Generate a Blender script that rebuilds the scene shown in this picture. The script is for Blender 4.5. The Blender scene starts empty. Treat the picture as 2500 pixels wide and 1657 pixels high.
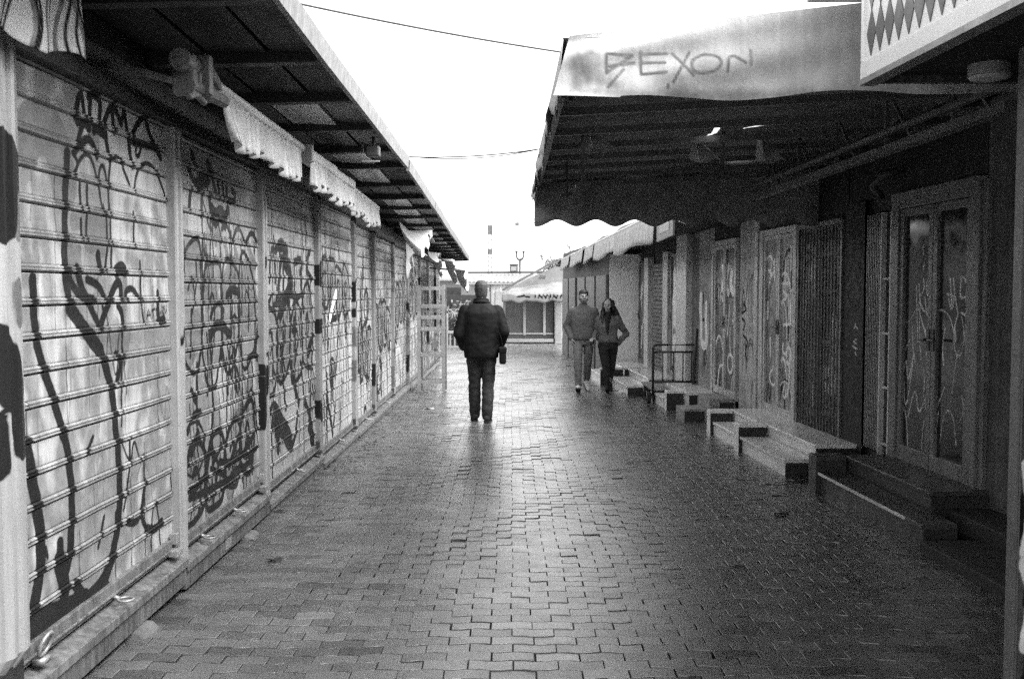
import bpy, math, random, json
import numpy as np
from mathutils import Vector, Matrix, noise
random.seed(11)
RNG = np.random.default_rng(5)
SC = bpy.context.scene
COL = SC.collection
PI = math.pi

def gz(y):                     # the alley falls gently away from the viewer
    return 0.0 if y < 5 else -0.010 * (min(y, 44) - 5)

# ------------------------------------------------------------------ materials
def nd(nt, t, **kw):
    n = nt.nodes.new(t)
    for k, v in kw.items():
        setattr(n, k, v)
    return n

def math_node(nt, op, a, b=None, clamp=False):
    n = nd(nt, 'ShaderNodeMath', operation=op, use_clamp=clamp)
    for i, q in enumerate((a, b)):
        if q is None:
            continue
        if isinstance(q, (int, float)):
            n.inputs[i].default_value = q
        else:
            nt.links.new(q, n.inputs[i])
    return n.outputs[0]

def noise_node(nt, vec, scale, detail=4, rough=.6):
    n = nd(nt, 'ShaderNodeTexNoise')
    n.inputs['Scale'].default_value = scale
    n.inputs['Detail'].default_value = detail
    n.inputs['Roughness'].default_value = rough
    nt.links.new(vec, n.inputs['Vector'])
    return n.outputs[0]

def scaled(nt, vec, s):
    n = nd(nt, 'ShaderNodeMapping')
    n.inputs['Scale'].default_value = s
    nt.links.new(vec, n.inputs['Vector'])
    return n.outputs[0]

def remap(nt, val, a, b, c, d):
    n = nd(nt, 'ShaderNodeMapRange')
    nt.links.new(val, n.inputs[0])
    for i, q in enumerate((a, b, c, d)):
        n.inputs[i + 1].default_value = q
    return n.outputs[0]

def mixf(nt, fac, a, b):
    n = nd(nt, 'ShaderNodeMix', data_type='FLOAT')
    for i, q in ((0, fac), (2, a), (3, b)):
        if isinstance(q, (int, float)):
            n.inputs[i].default_value = q
        else:
            nt.links.new(q, n.inputs[i])
    return n.outputs[0]

MATS = {}
def mat(name, base, rough=.6, var=.3, scale=6., streak=.0, metal=0., bump=.15, bscale=60., tone=False, paint=False, transl=0., spec=.5, grain=.12, wobk=1.):
    if name in MATS:
        return MATS[name]
    m = bpy.data.materials.new(name)
    m.use_nodes = True
    nt = m.node_tree
    b = nt.nodes['Principled BSDF']
    pos = nd(nt, 'ShaderNodeNewGeometry').outputs['Position']
    f = noise_node(nt, pos, scale, 5, .65)
    f = remap(nt, f, .25, .75, 1 - var, 1 + var)
    fine = noise_node(nt, pos, 160., 2, .7)
    f = math_node(nt, 'MULTIPLY', f, remap(nt, fine, .3, .7, 1 - grain, 1 + grain))
    val = math_node(nt, 'MULTIPLY', f, base)
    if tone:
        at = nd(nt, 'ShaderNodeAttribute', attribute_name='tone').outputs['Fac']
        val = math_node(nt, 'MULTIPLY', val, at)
    if streak:
        st = noise_node(nt, scaled(nt, pos, (18., 18., .9)), 1.6, 4, .6)
        st = remap(nt, st, .36, .62, 1., 1 - streak)
        val = math_node(nt, 'MULTIPLY', val, math_node(nt, 'MINIMUM', st, 1.))
    inkmask = None
    if paint:
        wob = noise_node(nt, pos, 22., 3, .6)
        wob = remap(nt, wob, .2, .8, -.010, .010)
        fade = remap(nt, noise_node(nt, pos, 9., 3, .6), .25, .6, .55, 1.)
        for an, tv, soft in (('soft', base * .38, .025), ('grey', base * .26, .004), ('ink', .012, .004), ('chalk', .88, .004)):
            d = nd(nt, 'ShaderNodeAttribute', attribute_name=an).outputs['Fac']
            d = math_node(nt, 'ADD', d, math_node(nt, 'MULTIPLY', wob, 1.6 if an == 'soft' else (.28 if an != 'chalk' else .35) * wobk))
            k = remap(nt, d, -soft, soft, 1., 0.)
            if an in ('soft', 'grey', 'chalk'):
                k = math_node(nt, 'MULTIPLY', k, fade)
            else:
                k = math_node(nt, 'MULTIPLY', k, remap(nt, fine, .3, .7, .97, 1.0))
                inkmask = k
            val = mixf(nt, k, val, tv)
    rgb = nd(nt, 'ShaderNodeCombineColor')
    for i in range(3):
        nt.links.new(val, rgb.inputs[i])
    nt.links.new(rgb.outputs[0], b.inputs['Base Color'])
    b.inputs['Metallic'].default_value = metal
    b.inputs['Specular IOR Level'].default_value = spec
    if inkmask is not None:
        nt.links.new(mixf(nt, inkmask, spec, .08), b.inputs['Specular IOR Level'])
    rv = remap(nt, noise_node(nt, pos, scale * 2.3, 4, .6), .25, .75, max(.05, rough - .13), min(1., rough + .13))
    nt.links.new(rv, b.inputs['Roughness'])
    if bump:
        bn = nd(nt, 'ShaderNodeBump')
        bn.inputs['Strength'].default_value = bump
        bn.inputs['Distance'].default_value = .01
        nt.links.new(noise_node(nt, pos, bscale, 4, .6), bn.inputs['Height'])
        nt.links.new(bn.outputs[0], b.inputs['Normal'])
    if transl:
        out = nt.nodes['Material Output']
        tr = nd(nt, 'ShaderNodeBsdfTranslucent')
        nt.links.new(rgb.outputs[0], tr.inputs[0])
        mx = nd(nt, 'ShaderNodeMixShader')
        mx.inputs[0].default_value = transl
        nt.links.new(b.outputs[0], mx.inputs[1])
        nt.links.new(tr.outputs[0], mx.inputs[2])
        nt.links.new(mx.outputs[0], out.inputs[0])
    MATS[name] = m
    return m

def glass_dark(name, base=.02, rough=.08):
    return mat(name, base, rough=rough, var=.5, scale=3, bump=.02, bscale=4, paint=True, spec=.6)

PAVE = mat('paver_concrete', .082, rough=.29, var=.36, scale=1.6, bump=.22, bscale=140, tone=True, grain=.30, spec=1.0)
_b = PAVE.node_tree.nodes['Principled BSDF']
_b.inputs['Coat Weight'].default_value = .40; _b.inputs['Coat Roughness'].default_value = .28; _b.inputs['Coat IOR'].default_value = 1.5
SAND = mat('joint_sand', .035, rough=.95, var=.3, bump=.2)
PLAZA = mat('plaza_asphalt', .22, rough=.6, var=.2, scale=1.2, bump=.2)
SHUT = mat('shutter_paint', .42, rough=.45, var=.30, scale=2.2, streak=.25, bump=.08, bscale=30, tone=True, paint=True, grain=.10)
POSTM = mat('post_aluminium', .30, rough=.38, var=.12, scale=4, streak=.25, bump=.06, tone=True, paint=True)
LEDGE = mat('ledge_metal', .15, rough=.5, var=.45, scale=9, streak=.45, bump=.2, bscale=40)
SKIRT = mat('skirt_metal', .12, rough=.55, var=.5, scale=7, streak=.5, bump=.25, bscale=35)
BLACKP = mat('dark_fascia', .02, rough=.55, var=.4, streak=.3)
BODY = mat('stall_body', .03, rough=.7)
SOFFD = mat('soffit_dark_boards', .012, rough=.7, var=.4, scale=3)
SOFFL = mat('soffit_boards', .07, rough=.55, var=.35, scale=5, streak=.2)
BATTEN = mat('soffit_batten', .02, rough=.6)
LPANEL = mat('acrylic_light_panel', .85, rough=.10, var=.25, scale=9, bump=.25, bscale=7, spec=.8)
FASC = mat('roof_edge_metal', .16, rough=.45, var=.2, streak=.35, bump=.1)
ROOFT = mat('roof_sheet', .22, rough=.6, var=.3)
CLOTHL = mat('awning_cloth_pale', .62, rough=.85, var=.10, scale=7, streak=.3, bump=.15, bscale=200, transl=.12)
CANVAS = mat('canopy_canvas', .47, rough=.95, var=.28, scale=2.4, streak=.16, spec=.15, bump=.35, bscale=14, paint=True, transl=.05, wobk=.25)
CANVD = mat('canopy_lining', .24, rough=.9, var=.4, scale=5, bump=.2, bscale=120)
STEEL = mat('dark_steel', .05, rough=.45, metal=.3)
GREYST = mat('grey_steel', .28, rough=.42, metal=.4)
GATEM = mat('gate_steel', .13, rough=.45, metal=.2, var=.5)
RAILM = mat('grey_rail', .12, rough=.45, var=.3)
WHITEM = mat('white_metal', .62, rough=.42, var=.15, streak=.2)
CONC = mat('concrete', .30, rough=.85, var=.35, scale=10, bump=.35, bscale=90)
STONE_SHADED = mat('step_stone_shaded', .055, rough=.45, var=.35, scale=5, bump=.12, bscale=90)  # same step stone, darkened to paint in the shade under the canopy
STONE = mat('step_terrazzo', .80, rough=.27, var=.22, spec=.9, scale=5, bump=.12, bscale=90)
STONED = mat('dark_stone_and_shade', .03, rough=.7, var=.4, scale=9, bump=.2)  # near black; also paints shade onto step sides and block faces
NOSE = mat('nosing_metal', .75, rough=.22, metal=.8)
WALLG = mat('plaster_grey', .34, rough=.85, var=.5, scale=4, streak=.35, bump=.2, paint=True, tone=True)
WALLW = mat('plaster_white', .84, rough=.85, var=.08, scale=1.5, streak=.06, bump=.1)
WALLD = mat('wall_dark', .022, rough=.75, var=.4, scale=5, streak=.3, paint=True)
FRAMEP = mat('pale_frame_paint', .62, rough=.45, var=.25, scale=8, streak=.45, paint=True)
RAGM = mat('rag_cloth', .34, rough=.9, var=.25, scale=7, transl=.12)
FARW = mat('far_white_paint', .24, rough=.6, var=.2)
FRAME = mat('door_frame_paint', .19, rough=.45, var=.2, scale=8, streak=.35, paint=True)
PANEL = mat('door_board', .34, rough=.45, var=.55, scale=5, streak=.65, paint=True, tone=True)
PANE = glass_dark('dark_glass')
CLOTHS = mat('striped_awning_cloth', .66, rough=.85, var=.08, transl=.25, paint=True, wobk=.3)
SIGNW = mat('sign_white', .72, rough=.4, var=.05, scale=2, bump=.03)
SIGND = mat('sign_diamond_grey', .085, rough=.45, var=.1, bump=.03)
RUBBER = mat('rubber', .02, rough=.8)
WIRE = mat('cable_black', .015, rough=.6, bump=0)

# ------------------------------------------------------------------ mesh building
class MB:
    def __init__(s):
        s.v = []; s.f = []; s.m = []
    def add(s, vs, fs, mi=0):
        o = len(s.v)
        s.v += [tuple(p) for p in vs]
        s.f += [tuple(i + o for i in f) for f in fs]
        s.m += [mi] * len(fs)
        return s
    def hexa(s, p, mi=0):      # 8 corners: bottom ring then top ring
        return s.add(p, [(3, 2, 1, 0), (4, 5, 6, 7), (0, 1, 5, 4), (1, 2, 6, 5), (2, 3, 7, 6), (3, 0, 4, 7)], mi)
    def box(s, x0, x1, y0, y1, z0, z1, mi=0):
        return s.hexa([(x0, y0, z0), (x1, y0, z0), (x1, y1, z0), (x0, y1, z0), (x0, y0, z1), (x1, y0, z1), (x1, y1, z1), (x0, y1, z1)], mi)
    def rbox(s, s0, s1, n0, n1, z0, z1, mi=0):
        return s.hexa([rp(s0, n0, z0), rp(s0, n1, z0), rp(s1, n1, z0), rp(s1, n0, z0), rp(s0, n0, z1), rp(s0, n1, z1), rp(s1, n1, z1), rp(s1, n0, z1)], mi)
    def worn(s, s0, s1, n0, n1, z0, z1, seed=0, mi=0):
        """a stone slab on the right hand row whose front top edge is chipped and rounded by wear"""
        r = random.Random(seed + int(s0 * 100)); n = max(3, int((s1 - s0) / .035)); vs = []; fs = []
        for i in range(n + 1):
            q = s0 + (s1 - s0) * i / n
            c = r.uniform(.003, .007) + (r.uniform(.006, .022) if r.random() < .10 else 0) + (.008 if i in (0, n) else 0)
            wz = r.uniform(-.0012, .0012)
            vs += [rp(q, n0, z0), rp(q, n1 - .002, z0), rp(q, n1 + r.uniform(-.0015, .0015), z1 - c), rp(q, n1 - c * .4, z1 - c * .35), rp(q, n1 - c, z1 + wz), rp(q, n0, z1)]
        for i in range(n):
            for k in range(6):
                a = i * 6 + k; b = i * 6 + (k + 1) % 6
                fs.append((a, b, b + 6, a + 6))
        fs += [tuple(range(6))[::-1], tuple(n * 6 + k for k in range(6))]
        return s.add(vs, fs, mi)
    def bar(s, a, b, w, h=None, up=(0, 0, 1), mi=0):
        a = Vector(a); b = Vector(b); h = h or w
        d = (b - a).normalized(); u = Vector(up)
        if abs(d.dot(u)) > .98:
            u = Vector((0, 1, 0))
        r = d.cross(u).normalized() * (w / 2); t = r.cross(d).normalized() * (h / 2)
        return s.hexa([a - r - t, a + r - t, b + r - t, b - r - t, a - r + t, a + r + t, b + r + t, b - r + t], mi)
    def tube(s, path, r, seg=8, mi=0, cap=True):
        P = [Vector(p) for p in path]; n = len(P)
        rs = r if isinstance(r, (list, tuple)) else [r] * n
        vs = []; fs = []; ref = None
        for i, p in enumerate(P):
            d = (P[min(i + 1, n - 1)] - P[max(i - 1, 0)]).normalized()
            if ref is None:
                ref = Vector((0, 0, 1)) if abs(d.z) < .9 else Vector((1, 0, 0))
            a = d.cross(ref).normalized(); b = d.cross(a).normalized()
            ref = -b if False else ref
            for k in range(seg):
                t = 2 * PI * k / seg
                vs.append(p + (a * math.cos(t) + b * math.sin(t)) * rs[i])
        for i in range(n - 1):
            for k in range(seg):
                fs.append((i * seg + k, i * seg + (k + 1) % seg, (i + 1) * seg + (k + 1) % seg, (i + 1) * seg + k))
        if cap:
            fs.append(tuple(range(seg))[::-1]); fs.append(tuple((n - 1) * seg + k for k in range(seg)))
        return s.add(vs, fs, mi)
    def ring(s, c, R, r, axis='x', seg=20, tilt=0., mi=0):
        pts = []
        for i in range(seg + 1):
            t = 2 * PI * i / seg
            p = Vector((0, R * math.cos(t), R * math.sin(t))) if axis == 'x' else (Vector((R * math.cos(t), 0, R * math.sin(t))) if axis == 'y' else Vector((R * math.cos(t), R * math.sin(t), 0)))
            p.rotate(Matrix.Rotation(tilt, 3, 'Y'))
            pts.append(Vector(c) + p)
        return s.tube(pts, r, 6, mi, False)
    def lathe(s, c, prof, seg=28, mi=0):
        vs = []; fs = []
        for r, z in prof:
            for k in range(seg):
                t = 2 * PI * k / seg
                vs.append((c[0] + r * math.cos(t), c[1] + r * math.sin(t), c[2] + z))
        for i in range(len(prof) - 1):
            for k in range(seg):
                fs.append((i * seg + k, i * seg + (k + 1) % seg, (i + 1) * seg + (k + 1) % seg, (i + 1) * seg + k))
        return s.add(vs, fs, mi)
    def grid(s, P, mi=0):      # P[rows][cols] of points
        R = len(P); Cn = len(P[0])
        vs = [p for row in P for p in row]
        fs = [(i * Cn + j, i * Cn + j + 1, (i + 1) * Cn + j + 1, (i + 1) * Cn + j) for i in range(R - 1) for j in range(Cn - 1)]
        return s.add(vs, fs, mi)
    def build(s, name, mats, parent=None, bevel=0., smooth=False, solid=0., attrs=None, auto=False):
        off = Vector((0, 0, 0))
        q = parent
        while q is not None:
            off += q.location
            q = q.parent
        me = bpy.data.meshes.new(name)
        vs = [(p[0] - off.x, p[1] - off.y, p[2] - off.z) for p in s.v]
        me.from_pydata(vs, [], s.f)
        if not isinstance(mats, (list, tuple)):
            mats = [mats]
        for m in mats:
            me.materials.append(m)
        if len(mats) > 1:
            me.polygons.foreach_set('material_index', s.m)
        if smooth:
            me.polygons.foreach_set('use_smooth', [True] * len(me.polygons))
        at = {'tone': 1., 'ink': 1., 'grey': 1., 'soft': 1., 'chalk': 1.}
        if attrs:
            at.update(attrs)
        need = set()
        for m in mats:
            for n in m.node_tree.nodes:
                if n.type == 'ATTRIBUTE':
                    need.add(n.attribute_name)
        for k in need:
            a = me.attributes.new(k, 'FLOAT', 'POINT')
            v = at[k]
            arr = np.full(len(vs), v, np.float32) if isinstance(v, (int, float)) else np.asarray(v, np.float32)
            a.data.foreach_set('value', arr)
        me.update()
        o = bpy.data.objects.new(name, me)
        COL.objects.link(o)
        if parent is not None:
            o.parent = parent
        if solid:
            d = o.modifiers.new('thickness', 'SOLIDIFY'); d.thickness = solid; d.offset = 0
        if bevel:
            d = o.modifiers.new('edges', 'BEVEL'); d.width = bevel; d.segments = 2; d.limit_method = 'ANGLE'; d.angle_limit = .7
        return o

def rp(s_, n, z):              # a point on the right hand row: s along the wall, n out from it
    q = 1.00125
    return (3.60 - .05 * s_ - n / q, s_ - .05 * n / q, z)

def tag(o, label=None, cat=None, group=None, kind=None):
    if label: o['label'] = label
    if cat: o['category'] = cat
    if group: o['group'] = group
    if kind: o['kind'] = kind
    return o

def thing(name, label, cat, loc, group=None):
    o = bpy.data.objects.new(name, None)
    o.empty_display_size = .1
    COL.objects.link(o)
    o.location = loc
    return tag(o, label, cat, group)

# ------------------------------------------------------------------ spray paint: distance to strokes, kept as attributes of the painted mesh
def sdf(P, strokes, tone):
    d = np.full(len(P), 1., np.float32)
    for t, w, pts in strokes:
        if t != tone:
            continue
        pts = smooth_path(pts)
        lo = pts.min(0) - w - .1; hi = pts.max(0) + w + .1
        idx = np.nonzero((P[:, 0] > lo[0]) & (P[:, 0] < hi[0]) & (P[:, 1] > lo[1]) & (P[:, 1] < hi[1]))[0]
        if not len(idx):
            continue
        Q = P[idx]; best = np.full(len(idx), 9.)
        for a, b in zip(pts[:-1], pts[1:]):
            ab = b - a; L = max(1e-9, ab @ ab)
            u = np.clip(((Q - a) @ ab) / L, 0, 1)
            best = np.minimum(best, np.hypot(*(Q - a - u[:, None] * ab).T))
        d[idx] = np.minimum(d[idx], best - w / 2)
    return d

def smooth_path(pts):
    p = np.asarray(pts, float)
    if len(p) < 3:
        return p
    for _ in range(2):
        q = [p[0]]
        for a, b in zip(p[:-1], p[1:]):
            q += [a * .75 + b * .25, a * .25 + b * .75]
        q.append(p[-1])
        p = np.array(q)
    return p

def paint_attrs(P, strokes, tone=1.):
    P = np.asarray(P, float)
    return {'ink': sdf(P, strokes, 'i'), 'grey': sdf(P, strokes, 'g'), 'soft': sdf(P, strokes, 'l'), 'chalk': sdf(P, strokes, 'c'), 'tone': tone}

def scrawl(seed, a0, a1, z0, z1, n, w=(.03, .08), tones='iiig'):
    r = random.Random(seed); out = []
    for _ in range(n):
        k = r.random(); a = r.uniform(a0, a1); z = r.uniform(z0, z1); ww = r.uniform(*w); t = r.choice(tones)
        sx = r.uniform(.06, .22); sz = r.uniform(.15, .55)
        if k < .4:
            p = [(a, z), (a + r.uniform(-.04, .04), z - sz * .5), (a + r.uniform(-.06, .06), z - sz)]
        elif k < .7:
            p = [(a - sx, z - sz), (a - sx * .7, z - sz * .3), (a, z), (a + sx * .7, z - sz * .3), (a + sx, z - sz)]
        elif k < .85:
            p = [(a + sx * math.cos(q) , z + sz * .5 * math.sin(q)) for q in np.linspace(r.uniform(0, 3), r.uniform(5, 8), 9)]
        else:
            p = [(a, z), (a + sx, z - sz), (a + sx * 1.3, z), (a + sx * 2, z - sz)]
        out.append((t, ww, p))
    return out

def drips(seed, a0, a1, z0, z1, n, w=(.008, .02), tones='iig'):
    r = random.Random(seed); out = []
    for _ in range(n):
        a = r.uniform(a0, a1); z = r.uniform(z0, z1); L = r.uniform(.12, .75)
        out.append((r.choice(tones), r.uniform(*w), [(a, z), (a + r.uniform(-.012, .012), z - L * .5), (a + r.uniform(-.02, .02), z - L)]))
    return out

def throwup(seed, a0, a1, zc, h, n, w=.035):
    """a row of fat rounded letters: grey filled, outlined in black"""
    r = random.Random(seed); out = []
    step = (a1 - a0) / n
    for i in range(n):
        c = a0 + step * (i + .5); rx = step * .55; rz = h * r.uniform(.42, .55); z = zc + r.uniform(-.08, .08); sk = r.uniform(-.15, .15)
        loop = [(c + rx * (abs(math.cos(q)) ** .7) * math.copysign(1, math.cos(q)) + sk * math.sin(q) * .3, z + rz * math.sin(q) * (1 + .15 * math.sin(3 * q + seed + i))) for q in np.linspace(0, 2 * PI, 15)]
        out.append(('i', w, loop))
        for k in range(3):
            zz = z + rz * (k - 1) * .55
            out.append((r.choice('llg'), rx * 1.1, [(c - rx * .35, zz - .05), (c + rx * .35, zz + .05)]))
        out.append(('i', w * .8, [(c - rx * .3, z + rz * .2), (c, z + rz * .45), (c + rx * .3, z + rz * .1), (c, z - rz * .15)]))
        if r.random() < .7: out.append(('i', w * .8, [(c + r.uniform(-.5, .5) * rx, z - rz * .1), (c + r.uniform(-.3, .3) * rx, z - rz * .8)]))
    return out

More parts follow.
